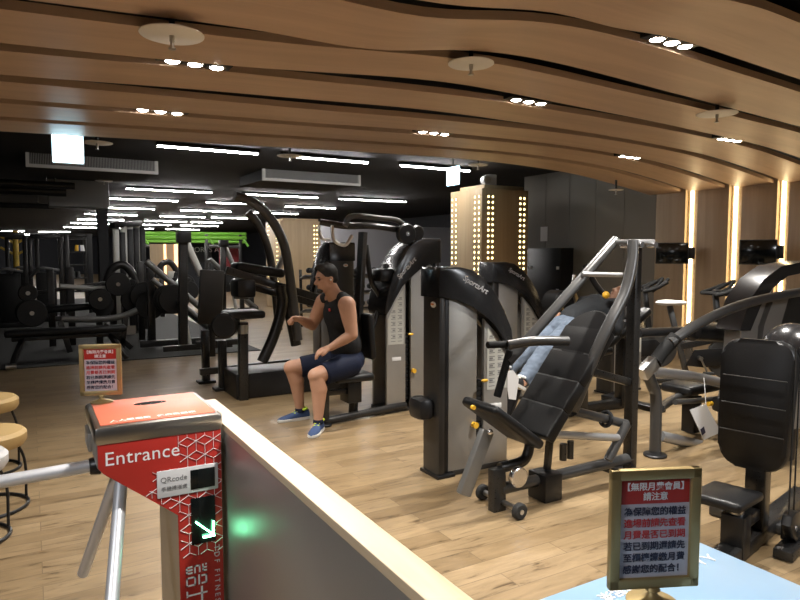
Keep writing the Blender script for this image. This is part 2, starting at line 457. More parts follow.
# triple spotlights in the slat gaps
def triple(x, gi, label, f=1):
    y = GAPS[gi]; z = min(slat_z(gi-1, x), slat_z(gi, x))+.004
    t = thing('triple_spotlight', label, 'spotlight', (x, y, z), 'triple spotlights in the slat gaps')
    MB().span((x-.21, y-.052, z+.01), (x+.21, y+.052, z+.05), .004).build('housing', 'black_metal', t)
    for k in (-1, 0, 1):
        c = V((x+k*.125, y, z))
        MB().torus(c+V((0, 0, .008)), .046, .007, seg=24, rs=8).build('trim_ring', 'chrome', t)
        MB().lathe([(.001, -.004), (.03, -.002), (.043, .012)], c).build('lamp_lens', 'spot_glow', t)
    ld = bpy.data.lights.new('spot_lamp', 'SPOT'); ld.energy = SPOT_W*f; ld.color = (1, .955, .885); ld.spot_size = R(98); ld.spot_blend = .8; ld.shadow_soft_size = .05
    lo = bpy.data.objects.new('spot_lamp', ld); COL.objects.link(lo); lo.location = (x, y, z-.02)
SPOT_W = 200
for x, gi, lab in [(.87, 12, 'triple spotlight over the red turnstile, beside the left white disc'), (.9, 14, 'smaller triple spotlight behind the left one, above the exit sign side'),
                   (3.28, 10, 'triple spotlight at the upper right, nearest the viewer'), (3.40, 12, 'triple spotlight right of the middle white disc'),
                   (3.38, 14, 'triple spotlight in the middle above the bulb column'), (5.97, 12, 'triple spotlight at the right below the right white disc'),
                   (6.1, 14, 'dim triple spotlight near the right wall, farthest back'),
                   (.9, 10, 'triple spotlight overhead out of view'), (1.0, 8, 'triple spotlight overhead just in front of the viewer'), (3.0, 8, 'triple spotlight overhead at the right of the viewer')]:
    triple(x, gi, lab, 1.55 if 3.2 < x < 3.5 and gi < 14 else 1.4 if x > 5.5 else 1)
# unseen area lamps added as fill for the near side
for x, y, e in [(-1.6, .6, 45), (4.8, -.4, 85)]:
    ld = bpy.data.lights.new('lobby_lamp', 'AREA'); ld.energy = e; ld.size = .5; ld.color = (.93, .96, 1)
    lo = bpy.data.objects.new('lobby_lamp', ld); COL.objects.link(lo); lo.location = (x, y, 2.42)
# white sprinkler discs
def disc(c, r, label):
    t = thing('sprinkler_disc', label, 'sprinkler', c, 'white sprinkler discs under the ceiling')
    c = V(c)
    MB().lathe([(.001, .012), (r*.6, .01), (r, .004), (r, 0), (r*.97, -.003), (.001, -.001)], c, 40).build('disc', 'disc_white', t)
    MB().cyl(c+V((0, 0, -.03)), c+V((0, 0, -.004)), .012).cyl(c+V((0, 0, -.062)), c+V((0, 0, -.03)), .009).cyl(c+V((0, 0, -.066)), c+V((0, 0, -.06)), .017).build('nozzle', 'steel', t)
    MB().cyl(c+V((0, 0, .012)), c+V((0, 0, .3 if c.y < 6.5 else 2.945-c.z)), .014).build('drop_pipe', 'black_metal', t)
disc(QZ(172, 35, 2.52), .145, 'white round sprinkler disc at the upper left by the triple spotlight')
disc(QZ(471, 64, 2.66), .14, 'white round sprinkler disc at the top middle of the slats')
disc(QZ(717, 114, 2.60), .15, 'white round sprinkler disc at the right under the slats')
disc(QZ(97, 143, 2.64), .15, 'thin white disc right of the glowing exit sign')
disc(QZ(104, 181, 2.84), .15, 'thin white disc below the left air vent')
disc(QZ(290, 156, 2.8), .17, 'thin white disc above the right air vent')
disc(QZ(478, 165, 2.75), .14, 'white disc above the bulb column')
disc(QZ(616, 190, 2.4), .10, 'white disc over the dark wall panelling at the right')
# exit sign
p = QY(68, 149, 6.75)
t = thing('exit_sign', 'glowing white exit sign hanging beyond the slat ceiling at the left', 'exit sign', (p.x, 6.75, p.z-.12))
MB().box((p.x, 6.78, p.z), (.27, .05, .27), None, .006).build('case', 'white_paper', t)
MB().box((p.x, 6.75, p.z), (.255, .012, .25), None, .003).build('lit_face', 'exit_glow', t)
MB().cyl((p.x, 6.78, p.z+.13), (p.x, 6.78, 2.95), .01).build('hanger', 'black_metal', t)
p = QY(453, 176, 8.0)
t = thing('exit_sign', 'narrow blue-white exit sign seen edge-on above the bulb column', 'exit sign', p)
MB().box(p, (.03, .3, .27), None, .004).build('lit_face', 'exit_glow', t)
MB().cyl(p+V((0, 0, .13)), (p.x, p.y, 2.95), .01).build('hanger', 'black_metal', t)
p = V((6.42, 8.35, 2.62))
t = thing('emergency_light', 'small white emergency lamp with round heads on top of the bulb column', 'emergency light', p)
MB().box(p+V((.1, 0, .08)), (.16, .12, .2), None, .015).build('body', 'plate_grey', t)
MB().cyl(p+V((-.02, -.08, .08)), p+V((-.02, .03, .08)), .085, .07).build('lamp_head', 'plate_grey', t)
MB().cyl(p+V((-.02, -.084, .08)), p+V((-.02, -.08, .08)), .06).build('lens', 'steel', t)
# air vents
def vent(x0, y0, x1, y1, Yp, lab):
    a, b = QY(x0, y0, Yp), QY(x1, y1, Yp); zt, zb = a.z, QY(x0, y1-8, Yp).z
    zb = zt-.29
    t = thing('air_vent', lab, 'air vent', ((a.x+b.x)/2, Yp, zb), 'grey ceiling air vents')
    f = MB(); w = .045
    f.span((a.x, Yp-.03, zt-w), (b.x, Yp+.02, zt)).span((a.x, Yp-.03, zb), (b.x, Yp+.02, zb+w)).span((a.x, Yp-.03, zb+w), (a.x+w, Yp+.02, zt-w)).span((b.x-w, Yp-.03, zb+w), (b.x, Yp+.02, zt-w))
    f.build('frame', 'vent_frame', t)
    s = MB(); n = 80
    for k in range(n):
        x = a.x+w+(b.x-a.x-2*w)*(k+.5)/n
        s.span((x-.004, Yp-.01, zb+w), (x+.006, Yp+.02, zt-w))
    s.build('grille', 'vent_slat', t)
    MB().span((a.x+.02, Yp+.02, zb+.02), (b.x-.02, Yp+1.4, zt-.02)).build('duct', 'ceiling_black', t)
vent(25, 146, 158, 170, 10.6, 'long grey air vent behind the exit sign')
vent(262, 163, 360, 185, 10.6, 'grey air vent in the middle under the black ceiling')
# hanging pipes and ducts in the black ceiling void
for k, (y, z, x0, x1) in enumerate([(12.2, 2.66, -3.5, .7), (12.9, 2.62, -3.5, .6), (16.0, 2.55, -3.4, .5)]):
    d = MB().cyl((x0, y, z), (x1, y, z), .06+.03*(k % 2))
    for q in range(4):
        x = x0+.3+(x1-x0-.6)*q/3; d.cyl((x, y, z), (x, y, 2.95), .008, seg=8)
    o = d.build('ceiling_pipe', 'dark_tube'); solo(o, 'dark pipe under the black ceiling at the upper left, '+['nearest', 'second', 'farthest'][k]+' of three', 'pipe')
d = MB().span((.35, 13.9, 2.42), (1.4, 14.4, 2.94), .02).build('air_duct', 'vent_slat'); solo(d, 'square grey air duct under the ceiling behind the left vent', 'air duct')

# ------------------------------------------------------------------ turnstiles
TX0, TX1, TY0, TY1 = .15, .51, 2.03, 2.39
def z_ok(a, b, f): return f(a) and f(b) and min(a[1], b[1]) > .545
def turnstile_red():
    t = thing('turnstile', 'red entrance turnstile with steel rim and three tubular arms at the left', 'turnstile', (.44, 2.2, 0))
    fx, fy = TX0, TY0
    # housing: wedge running into the column
    poly = [(TX0, .945), (TX0, .875), (.165, .855), (.375, .69), (.375, 0), (TX1, 0), (TX1, .945)]
    MB().prism(poly, (0, TY1-.004, 0), (1, 0, 0), (0, 0, 1), TY1-TY0-.012).build('body', 'brushed_steel', t)
    MB().prism([(x+(.002 if x < .3 else 0), z) for x, z in poly], (0, TY0+.008, 0), (1, 0, 0), (0, 0, 1), .008, .0015).build('front_panel', 'red', t)
    MB().span((TX0-.006, TY0-.006, .942), (TX1+.006, TY1+.004, .998), .012).build('rim', 'steel', t)
    MB().span((TX0+.012, TY0+.012, .996), (TX1-.012, TY1-.012, 1.001), .002).build('top_plate', 'red_top', t)
    # slot in the lid
    sl = MB(); sl.lathe([(.001, 0), (1, 0), (1, .02), (.001, .02)], seg=32)
    bmesh.ops.transform(sl.bm, matrix=Matrix.Translation((.335, 2.27, 1.0013)) @ Matrix.Diagonal((.052, .022, .03, 1)), verts=sl.bm.verts)
    sl.build('card_slot', 'screen', t)
    text('lid_lettering', '人人愛運動  健康動起來', .0225, (.19, 2.065, 1.0015), (1, 0, 0), (0, 1, 0), 'letter_white', t, bold=.0004, spacing=1.12)
    F = TY0-.0005
    text('entrance_lettering', 'Entrance', .058, (.168, F, .88), (1, 0, 0), (0, 0, 1), 'letter_white', t, spacing=1.04)
    # reader plate
    rp = MB().box((.405, F-.002, .797), (.185, .006, .085), None, .003).build('reader_plate', 'plate_grey', t)
    MB().box((.449, F-.0055, .797), (.075, .004, .062), None, .001).build('reader_window', 'screen', rp)
    text('reader_lettering', 'QRcode', .0235, (.322, F-.0055, .803), (1, 0, 0), (0, 0, 1), 'print_grey', rp)
    text('reader_caption', '手機掃描處', .0155, (.324, F-.0055, .776), (1, 0, 0), (0, 0, 1), 'print_grey', rp)
    # arrow display
    dp = MB().box((.449, F-.001, .66), (.075, .004, .15), None, .001).build('arrow_display', 'screen', t)
    a = MB(); y = F-.004
    a.bar((.424, y, .660), (.474, y, .612), .0035, .019, (0, 1, 0), .0012)
    a.bar((.480, y, .652), (.478, y, .607), .0035, .019, (0, 1, 0), .0012)
    a.bar((.445, y, .606), (.483, y, .606), .0035, .019, (0, 1, 0), .0012)
    a.build('arrow', 'arrow_glow', dp)
    # line pattern of stacked cubes
    ln = MB(); s = .031; h = s*math.sqrt(3)/2; q0 = (.432, .918)
    def pt(i, j): return (q0[0]+i*h, q0[1]+j*s+i*s/2)
    def inside(p):
        x, z = p
        if not (.165 < x < .509 and z < .941): return False
        if x < .379 or z < .55: 
            if z < .69+(.379-x)*.786+.004: return False
        if z > .84: return x > .376+(.93-z)*.1
        if z > .75: return x > .30 or z < .80-(x-.2)*.2
        return True
    for i in range(-12, 6):
        for j in range(-16, 10):
            for di, dj in ((0, 1), (1, 0), (-1, 1)):
                if (i-j) % 3 and (i+di-j-dj) % 3: continue
                a, b = pt(i, j), pt(i+di, j+dj)
                a, b = V((a[0], F-.0004, a[1])), V((b[0], F-.0004, b[1])); run = None
                for k in range(9):
                    m_ = a.lerp(b, (k+.5)/8)
                    ok = k < 8 and m_.z > .545 and inside((m_.x, m_.z))
                    if ok and run is None: run = k
                    if not ok and run is not None:
                        ln.bar(a.lerp(b, run/8), a.lerp(b, k/8), .0008, .004, (0, 1, 0), 0); run = None
    ln.build('line_pattern', 'letter_white', t)
    # vertical lettering
    text('side_lettering', 'TDF FITNESS', .024, (.482, F, .568), (0, 0, -1), (1, 0, 0), 'letter_grey', t, spacing=1.6)
    g = MB(); gx, gz, u = .392, .517, .0050
    def st(x0, z0, x1, z1): g.span((gx+x0*u, F-.0012, gz-z0*u), (gx+x1*u, F+.0002, gz-z1*u))
    for q in ((0, 0, 4, 1), (0, 2, 4, 3), (0, 4, 4, 5), (0, 0, 1, 5), (5, 0, 6, 5), (5, 0, 9, 1), (8, 0, 9, 5), (10, 0, 11, 5), (10, 4, 13, 5), (12, 0, 13, 1), (10, 2, 13, 3),
              (0, 7, 6, 8), (0, 12, 6, 13), (0, 7, 1, 13), (5, 7, 6, 13), (7.5, 6.6, 8.5, 13), (9.5, 7, 13, 8), (12, 7, 13, 13), (9.5, 12, 13, 13),
              (0, 16, 1, 20), (0, 18.5, 13, 19.5), (9, 14.5, 10.2, 24), (0, 26, 13, 27), (6, 26, 7, 32)): st(*q)
    g.build('emblem', 'letter_white', t)
    # hub and arms
    hc = V((.235, 2.18, .845))
    MB().cyl((TX0+.02, 2.18, .842), (TX0-.012, 2.18, .841), .03, .026, 24, .003).build('hub', 'black_metal', t)
    for d in (V((-1, 0, -.03)), V((-.19, .52, -.83)), V((-.16, -.62, -.75))):
        d = d.normalized()
        MB().cyl(hc+d*.07, hc+d*.58, .0195, .0195, 20, .005).build('arm', 'arm_steel', t)
    # left flank detail: latch box
    MB().span((TX0-.012, 2.2, .88), (TX0+.002, 2.33, .94), .004).build('lock_box', 'brushed_steel', t)
    MB().span((.33, 2.0, 0), (.52, 2.42, .012), .003).build('base_plate', 'steel', t)
    return t
turnstile_red()
def turnstile_blue():
    x0, x1, y0, y1 = .615, 1.0, .30, .68
    t = thing('turnstile', 'turnstile with pale blue lid at the lower right corner', 'turnstile', (.72, .5, 0))
    poly = [(x1, .945), (x1, .875), (x1-.015, .855), (x0+.14, .69), (x0+.14, 0), (x0, 0), (x0, .945)]
    MB().prism(poly, (0, y1-.004, 0), (1, 0, 0), (0, 0, 1), y1-y0-.012).build('body', 'brushed_steel', t)
    MB().span((x0, y1-.006, .86), (x1, y1-.001, .942), .001).build('back_panel', 'blue_top', t)
    MB().span((x0-.006, y0-.006, .942), (x1+.006, y1+.004, .998), .012).build('rim', 'steel', t)
    MB().span((x0+.006, y0+.006, .996), (x1-.006, y1-.004, 1.001), .002).build('lid', 'blue_top', t)
    text('lid_lettering', '人人愛運動  健康動起來', .0235, (x1-.035, y1-.04, 1.0015), (-1, 0, 0), (0, -1, 0), 'letter_white', t, bold=.0004, spacing=1.12)
    hc = V((x1+.006, .5, .868))
    MB().cyl(hc+V((-.03, 0, .03)), hc+V((.03, 0, -.03)), .062, .05, 24, .004).build('hub', 'black_metal', t)
    for d in (V((1, 0, 0)), V((0, .707, -.707)), V((0, -.707, -.707))):
        d = (d+V((.05, 0, 0))).normalized()
        MB().cyl(hc+d*.03, hc+d*.5, .019, .019, 20, .005).build('arm', 'chrome', t)
    MB().span((x0-.01, y0-.03, 0), (x0+.19, y1+.03, .012), .003).build('base_plate', 'steel', t)
turnstile_blue()
# low partition between the turnstiles
t = thing('partition', 'low grey partition with a pale wooden cap running from the red turnstile', 'partition', (.55, 1.4, 0))
MB().span((.528, .69, 0), (.568, 2.385, .935), .002).build('panel', 'brushed_steel', t)
MB().span((.522, .69, .934), (.59, 2.42, .957), .003).build('cap', 'cap_wood', t)

# gold sign holders
def sign(name_label, base, yaw, w=.134, h=.174):
    base = V(base)
    t = thing('sign_holder', name_label, 'sign')
    def bx(mb, c, s, bev=.0): return mb.box(c, s, None, bev)
    z0 = .024
    fr = MB(); e = .0155
    for c, s in (((0, 0, z0+e/2), (w, .012, e)), ((0, 0, z0+h-e/2), (w, .012, e)), ((-w/2+e/2, 0, z0+h/2), (e, .012, h)), ((w/2-e/2, 0, z0+h/2), (e, .012, h))): fr.box(c, s, None, .0025)
    fr.build('frame', 'gold', t)
    MB().box((0, .001, z0+h/2), (w-2*e+.004, .004, h-2*e+.004)).build('paper', 'sign_paper', t)
    MB().box((0, -.0012, z0+h-e-.018), (w-2*e-.002, .001, .034)).build('red_heading', 'red', t)
    F = -.0019
    def line(nm, s, z, size, mat): text(nm, s, size, (0, F, z), (1, 0, 0), (0, 0, 1), mat, t, align='CENTER', bold=.00022, depth=.0002)
    top = z0+h-e
    line('heading_lettering', '【無限月費會員】', top-.0145, .0124, 'letter_white'); line('heading_lettering', '請注意', top-.029, .0124, 'letter_white')
    for k, (s, m) in enumerate([('為保障您的權益', 'print_navy'), ('進場前請先查看', 'print_red'), ('月費是否已到期', 'print_red'), ('若已到期還請先', 'print_navy'), ('至櫃檯續繳月費', 'print_navy'), ('感謝您的配合！', 'print_navy')]):
        line('notice_lettering', s, top-.051-k*.0168, .0132, m)
    MB().lathe([(.036, 0), (.036, .003), (.03, .005), (.016, .008), (.008, .013), (.006, .018), (.011, .021), (.009, .025), (.001, .026)]).build('foot', 'gold', t)
    t.location = base; t.rotation_euler = (0, 0, yaw)
    return t
p = QZ(98, 401, 1.002); sign('gold framed notice standing on the red turnstile', (p.x+.01, p.y-.02, 1.001), R(-20))
sign('gold framed notice standing on the blue lid at lower right', QZ(652, 603, 1.001), R(-24))

# ------------------------------------------------------------------ stools at the left
def stool(x, y, H, r, seat, lab):
    t = thing('stool', lab, 'stool', (x, y, 0))
    MB().lathe([(.001, H), (r*.9, H-.004), (r, H-.025), (r, H-.07), (r*.92, H-.095), (.001, H-.095)], (x, y, 0), 40).build('seat', seat, t)
    f = MB().torus((x, y, .011), r*.97, .01, seg=40)
    f.build('ring_base', 'black_metal', t)
    for a in (20, 140, 260):
        c, s = math.cos(R(a)), math.sin(R(a))
        MB().tube([(x+c*r*.75, y+s*r*.75, H-.09), (x+c*r*.97, y+s*r*.97, H*.5), (x+c*r*.97, y+s*r*.97, .012)], .008, 10).build('leg', 'black_metal', t)
stool(-.30, 5.22, .52, .20, 'tan_seat', 'tan cushioned stool at the left edge, farthest of three')
stool(-.27, 4.42, .47, .22, 'tan_seat', 'mustard round stool with a black wire ring base at the left edge')
stool(-.335, 3.97, .47, .20, 'grey_seat', 'pale grey round stool at the left edge, nearest of three')

# ------------------------------------------------------------------ weight stack towers
def tower(label, H=1.42, L=.62, W=.21, mirror=False, holder=True, parent=None, org=(0, 0, 0), plain=False):
    """local: length along x from 0, width along y from 0 (near side) to W; mirror flips x"""
    own = parent is None
    t = thing('weight_stack_tower', label, 'gym machine') if own else parent
    base = V(org)
    sx = -1 if mirror else 1
    k = L/.62; h = H/1.42
    def P(x, y, z): return base+V((sx*x*k, y, z*h))
    def poly(pts): return [(sx*x*k, z*h) for x, z in pts]
    def pr(mb, pts, y0, y1, bev=0): 
        pl = poly(pts)
        return mb.prism(pl, base+V((0, y1, 0)), (1, 0, 0), (0, 0, 1), y1-y0, bev)
    # body behind the hood: side plates with a slot showing the stack
    for y0, y1, nm in ((.02, .05, 'side_panel'), (W-.05, W-.02, 'side_panel')):
        pr(MB(), [(.09, .03), (.09, 1.22), (.24, 1.2), (.325, 1.13), (.325, .03)], y0, y1, .006).build(nm, 'panel', t)
        pr(MB(), [(.385, .03), (.385, 1.06), (.50, .95), (.60, .80), (.60, .03)], y0, y1, .006).build(nm, 'panel', t)
    pr(MB(), [(.12, 0), (.12, .03), (.61, .03), (.61, 0)], .015, W-.015, .004).build('base_plate', 'panel_dark', t)
    # front column
    pr(MB(), [(0, .02), (0, 1.24), (.055, 1.24), (.055, .02)], 0.0, W-.0, .02).build('front_column', 'panel_dark', t)
    pr(MB(), [(.055, .02), (.055, 1.25), (.092, 1.25), (.092, .02)], .02, W-.02, .01).build('inner_column', 'black_metal', t)
    pr(MB(), [(-.012, 0), (-.012, .022), (.13, .022), (.13, 0)], -.012, W+.012, .006).build('foot', 'black_metal', t)
    # hood
    up = [(-.012, 1.22), (-.012, 1.40), (.0, 1.42), (.16, 1.42), (.26, 1.40), (.36, 1.34), (.46, 1.24), (.54, 1.12), (.60, .98), (.635, .84), (.615, .80)]
    lo = [(.57, .86), (.52, .93), (.44, 1.03), (.35, 1.11), (.25, 1.17), (.14, 1.20)]
    pr(MB(), up+lo, -.012, W+.012, .012).build('hood', 'hood', t)
    # lettering on the near side of the hood
    if not plain:
        if not mirror:
            text('brand_lettering', 'SportsArt', .056*h, P(.175, -.0135, 1.335), (.89, 0, -.455), (.455, 0, .89), 'letter_grey', t, shear=.25, bold=.0006)
        else:
            text('brand_lettering', 'SportsArt', .056*h, P(.48, -.0135, 1.085), (.72, 0, .69), (-.69, 0, .72), 'letter_grey', t, shear=.25, bold=.0006)
    # badge on the front column
    bd = MB(); bd.lathe([(.001, 0), (1, 0), (.9, .3), (.001, .3)], seg=24)
    c = P(.002, W*.36, 1.17)
    bmesh.ops.transform(bd.bm, matrix=Matrix.Translation(c) @ Matrix.Rotation(R(-90*sx), 4, 'Y') @ Matrix.Diagonal((.022, .036, .010, 1)), verts=bd.bm.verts)
    bb = bd.build('badge', 'badge_white', t)
    MB().box(c+V((-sx*.010, 0, .003)), (.003, .036, .012), None, .001).build('badge_mark', 'orange', bb)
    # weight stack in the slot
    n = 15
    for q in range(n):
        z = .10+q*.036
        MB().box(P(.355, W/2, z), (.12*k, W*.6, .031*h), None, .003).build('weight_plate', 'plate_iron', t)
    g = MB()
    for y in (W*.36, W*.64): g.cyl(P(.355, y, .03), P(.355, y, 1.08), .01, seg=10)
    g.build('guide_rod', 'chrome', t)
    pn = MB().cyl(P(.355, W*.2, .64), P(.355, -.03, .64), .007, seg=10).build('selector_pin', 'chrome', t)
    MB().ball(P(.355, -.03, .64), (.03, .012, .012)).build('pin_knob', 'yellow', pn)
    MB().cyl(P(.30, .02, .33), P(.30, -.012, .33), .022, seg=20).build('lock_knob', 'yellow', t)
    # instruction placard
    pr(MB(), [(.41, .56), (.41, 1.01), (.50, .91), (.585, .77), (.585, .56)], .0165, .02).build('placard', 'placard', t)
    pl = MB()
    for q in range(0 if plain else 14):
        for w in range(2):
            x = .425+w*.075; z = .585+q*.026
            if z > .95-(x-.42)*1.6: continue
            pl.box(P(x+.027, .0158, z), (.05*k, .001, .006)); 
            if q % 2: pl.box(P(x+.02, .0158, z+.013), (.03*k, .001, .012))
    if not plain: pl.build('placard_lettering', 'print_grey', t)
    MB().box(P(.49, .0165, .44), (.10*k, .004, .035), None, .001).build('warning_label', 'white_paper', t)
    if holder:
        b = P(-.06, W*.6, .47)
        MB().box(b, (.13, .17, .15), None, .04).build('bottle_holder', 'black_metal', t)
    return t
t = tower('tall weight stack tower with grey panels left of the incline bench, nearest the viewer'); t.location = (2.32, 3.5, 0)
t = tower('weight stack tower behind the person in jeans, right of the nearest tower', H=1.43, L=.66); t.location = (3.98, 5.05, 0)
t = tower('dark weight stack tower directly behind the head of the seated person', H=1.66, L=.66, W=.34, holder=False); t.location = (3.62, 7.45, 0); t.rotation_euler = (0, 0, R(90))
t = tower('small black framed tower with bronze panel by the right wall', H=1.08, L=.52, holder=False, plain=True); t.location = (5.35, 4.75, 0)

# ------------------------------------------------------------------ incline press in the middle right
Yc = 2.9
t = thing('incline_press', 'black incline press bench with tall lever frame and small wheels', 'gym machine', (2.95, Yc, 0))
MB().bar((3.47, Yc, .03), (3.47, Yc, 1.56), .07, .06).build('column', 'dark_tube', t)
MB().span((3.40, Yc-.25, 0), (3.54, Yc+.25, .05), .008).build('rear_foot', 'black_metal', t)
MB().tube([QY(630, 458, Yc), QY(500, 489, Yc)], .036, 16, False).build('main_beam', 'gunmetal', t)
MB().bar(QY(497, 468, Yc), QY(497, 512, Yc), .06, .09).build('front_plate', 'dark_tube', t)
ax0, ax1 = V((2.36, Yc-.16, .052)), V((2.36, Yc+.18, .052))
MB().cyl(ax0, ax1, .016).build('axle', 'steel', t)
for y in (Yc-.17, Yc+.17): 
    w = MB().cyl((2.36, y-.02, .048), (2.36, y+.02, .048), .047, None, 28, .008).build('wheel', 'rubber', t)
    MB().cyl((2.36, y-.024, .048), (2.36, y+.024, .048), .014).build('wheel_hub', 'steel', w)
p = QY(545, 485, Yc); MB().span((p.x-.07, Yc-.08, 0), (p.x+.07, Yc+.08, .17), .01).build('ballast_box', 'black_metal', t)
MB().bar(QY(553, 405, Yc), QY(547, 470, Yc), .04, .035).build('strut', 'dark_tube', t)
MB().tube([QY(574, 411, Yc-.06), QY(626, 424, Yc-.06)], .03, 14, False).build('upper_tube', 'gunmetal', t)
c = QY(606, 419, Yc-.06); MB().torus(c, .045, .013, (1, 0, -.3), 24).build('collar', 'black_metal', t)
MB().tube([QY(548, 434, Yc-.1), QY(621, 438, Yc-.1)], .024, 14, False).build('lower_tube', 'silver_tube', t)
MB().tube([QY(627, 424, Yc-.1), QY(608, 460, Yc-.1)], .03, 14, False).build('link', 'gunmetal', t)
c = QY(518, 477, Yc-.1); MB().cyl(c+V((0, -.02, 0)), c+V((0, .02, 0)), .06, None, 28, .006).build('disc', 'chrome', t)
c = QY(563, 460, Yc-.1); MB().cyl(c, c+V((0, 0, .1)), .022).cyl(c+V((.06, 0, .0)), c+V((.06, 0, .11)), .02).build('damper', 'dark_tube', t)
# back pad and seat
b0, b1 = QY(529, 433, Yc), QY(590, 330, Yc); u = (b1-b0)
bp = MB(); 
un = u.normalized(); vn = V((0, 1, 0)); nn = un.cross(vn)
pad_box(bp, (b0+b1)/2, u, (0, 1, 0), u.length, .37, .075, 4, .012)
bp.cyl(b1-un*.05-nn*.037, b1-un*.05+nn*.037, .185, None, 40, .012)
bp.build('back_pad', 'vinyl', t)
for q in (1, 2, 3):
    sm = MB()
    c = b0+u*q/4-nn*0.0 
    sg = 1 if nn.x < 0 else -1
    sm.box(c+nn*sg*.0345, (.005, .35, .004), Matrix((un, vn, nn)).transposed())
    sm.build('pad_seam', 'vinyl_seam', t)
MB().bar(b0-nn*(1 if nn.x < 0 else -1)*.06, b1-nn*(1 if nn.x < 0 else -1)*.06, .05, .06, (0, 1, 0)).build('back_rail', 'dark_tube', t)
s0, s1 = QY(478, 404, Yc), QY(526, 440, Yc); su = s1-s0
sp = MB(); pad_box(sp, (s0+s1)/2, su, (0, 1, 0), su.length, .32, .06, 1, .025); sp.build('seat_pad', 'vinyl', t)
MB().bar(QY(487, 430, Yc), QY(463, 495, Yc), .085, .05, (0, 1, 0), .012).build('leg_lever', 'light_tube', t)
MB().ball(QY(490, 432, Yc-.05), .018).build('lever_bolt', 'chrome', t)
MB().tube([QY(531, 440, Yc), QY(524, 460, Yc), QY(500, 468, Yc)], .032, 12).build('seat_stem', 'dark_tube', t)
MB().cyl(QY(472, 407, Yc-.16), QY(472, 407, Yc-.16)+V((0, -.02, 0)), .012).build('seat_bolt', 'yellow', t)
# lever frame
top = V((3.42, Yc, 1.585))
MB().tube([QY(633, 241, Yc-.1), QY(632, 262, Yc-.12), QY(625, 292, Yc-.14), QY(610, 322, Yc-.16), QY(596, 352, Yc-.16), QY(582, 388, Yc-.14), QY(573, 410, Yc-.1)], .035, 16).build('lever_arm', 'gunmetal', t)
MB().tube([QY(616, 240, Yc+.1), QY(508, 362, Yc+.16)], .033, 16, False).build('lever_arm', 'gunmetal', t)
MB().bar(top+V((-.06, 0, .0)), top+V((.10, 0, 0)), .24, .03).build('top_bracket', 'silver_tube', t)
for dx in (-.05, .08):
    for dy in (-1, 1): MB().cyl(top+V((dx, dy*.08, -.02)), top+V((dx, dy*.14, -.02)), .02).build('pivot_bolt', 'chrome', t)
MB().tube([QY(582, 274, Yc+.1), QY(622, 275, Yc)], .016, 12, False).build('cross_tube', 'silver_tube', t)
MB().tube([QY(508, 345, Yc+.12), QY(535, 341, Yc+.05), QY(568, 341, Yc-.02)], .03, 14).build('handle_tube', 'gunmetal', t)
MB().cyl(QY(487, 345, Yc+.16), QY(512, 344, Yc+.14), .022, None, 16, .006).build('handle_grip', 'grip', t)
MB().cyl(QY(510, 350, Yc+.16), QY(497, 397, Yc+.16), .024, None, 16, .006).build('handle_grip', 'grip', t)
MB().bar(QY(578, 368, Yc-.1), QY(628, 382, Yc), .05, .05).build('rear_brace', 'dark_tube', t)

# ------------------------------------------------------------------ machine the man sits on, with its own tower
Ym = 5.25
t = thing('seated_press', 'black seated machine with overhead arm that the person in shorts sits on', 'gym machine', (2.6, Ym, 0))
MB().tube([QY(325, 421, Ym-.1), QY(405, 405, Ym)], .035, 12, False).build('base_tube', 'dark_tube', t)
MB().bar(QY(325, 425, Ym-.1), QY(325, 376, Ym-.1), .06, .06).build('front_post', 'dark_tube', t)
MB().cyl(QZ(325, 426, 0)+V((0, .0, 0)), QZ(325, 426, 0)+V((0, 0, .02)), .06, None, 24, .005).build('foot_disc', 'black_metal', t)
MB().bar(QY(326, 393, Ym-.1), QY(356, 390, Ym), .05, .05).build('seat_rail', 'dark_tube', t)
MB().bar(QY(363, 232, Ym+.05), QY(353, 413, Ym+.02), .08, .05).build('upright', 'dark_tube', t)
MB().tube([QY(366, 245, Ym+.15), QY(371, 280, Ym+.15), QY(380, 300, Ym+.15), QY(372, 330, Ym+.12), QY(362, 360, Ym+.08)], .025, 10).build('cam_arm', 'dark_tube', t)
sp = MB(); pad_box(sp, (2.47, 5.22, .405), (1, 0, 0), (0, 1, 0), .38, .34, .07, 1, .03); sp.build('seat_pad', 'vinyl', t)
sp = MB(); pad_box(sp, (2.66, 5.24, .76), (-.08, 0, 1), (0, 1, 0), .42, .28, .06, 1, .025); sp.build('back_pad', 'vinyl', t)
MB().span((2.44, 5.16, .16), (2.58, 5.34, .375), .01).build('seat_box', 'black_metal', t)
MB().tube([QY(345, 226, Ym-.2), QY(352, 216, Ym-.2), QY(378, 218, Ym-.1), QY(398, 221, Ym), QY(409, 232, Ym+.05), QY(410, 248, Ym+.05)], .026, 12).build('overhead_arm', 'gunmetal', t)
MB().tube([QY(320, 222, Ym+.2), QY(345, 226, Ym+.1), QY(372, 226, Ym+.05), QY(400, 230, Ym+.05)], .03, 12).build('overhead_arm', 'dark_tube', t)
MB().tube([QY(332, 226, Ym-.25), QY(334, 240, Ym-.3), QY(345, 245, Ym-.3), QY(352, 236, Ym-.25)], .015, 10).build('handle', 'steel', t)
MB().tube([QY(318, 226, Ym+.25), QY(322, 238, Ym+.2), QY(330, 240, Ym+.2)], .015, 10).build('handle', 'steel', t)
c = QY(406, 234, Ym); MB().cyl(c+V((0, -.03, 0)), c+V((0, .03, 0)), .10, None, 28, .012).build('pulley', 'black_metal', t)
MB().cyl(c+V((0, -.036, 0)), c+V((0, -.03, 0)), .02).build('pulley_bolt', 'chrome', t)
c = QY(417, 233, Ym); MB().cyl(c+V((0, -.02, 0)), c+V((0, .02, 0)), .075, None, 28, .012).build('pulley', 'dark_tube', t)
tower(None, H=1.66, L=.60, W=.34, mirror=True, parent=t, org=(3.46, 5.22, 0), holder=False)
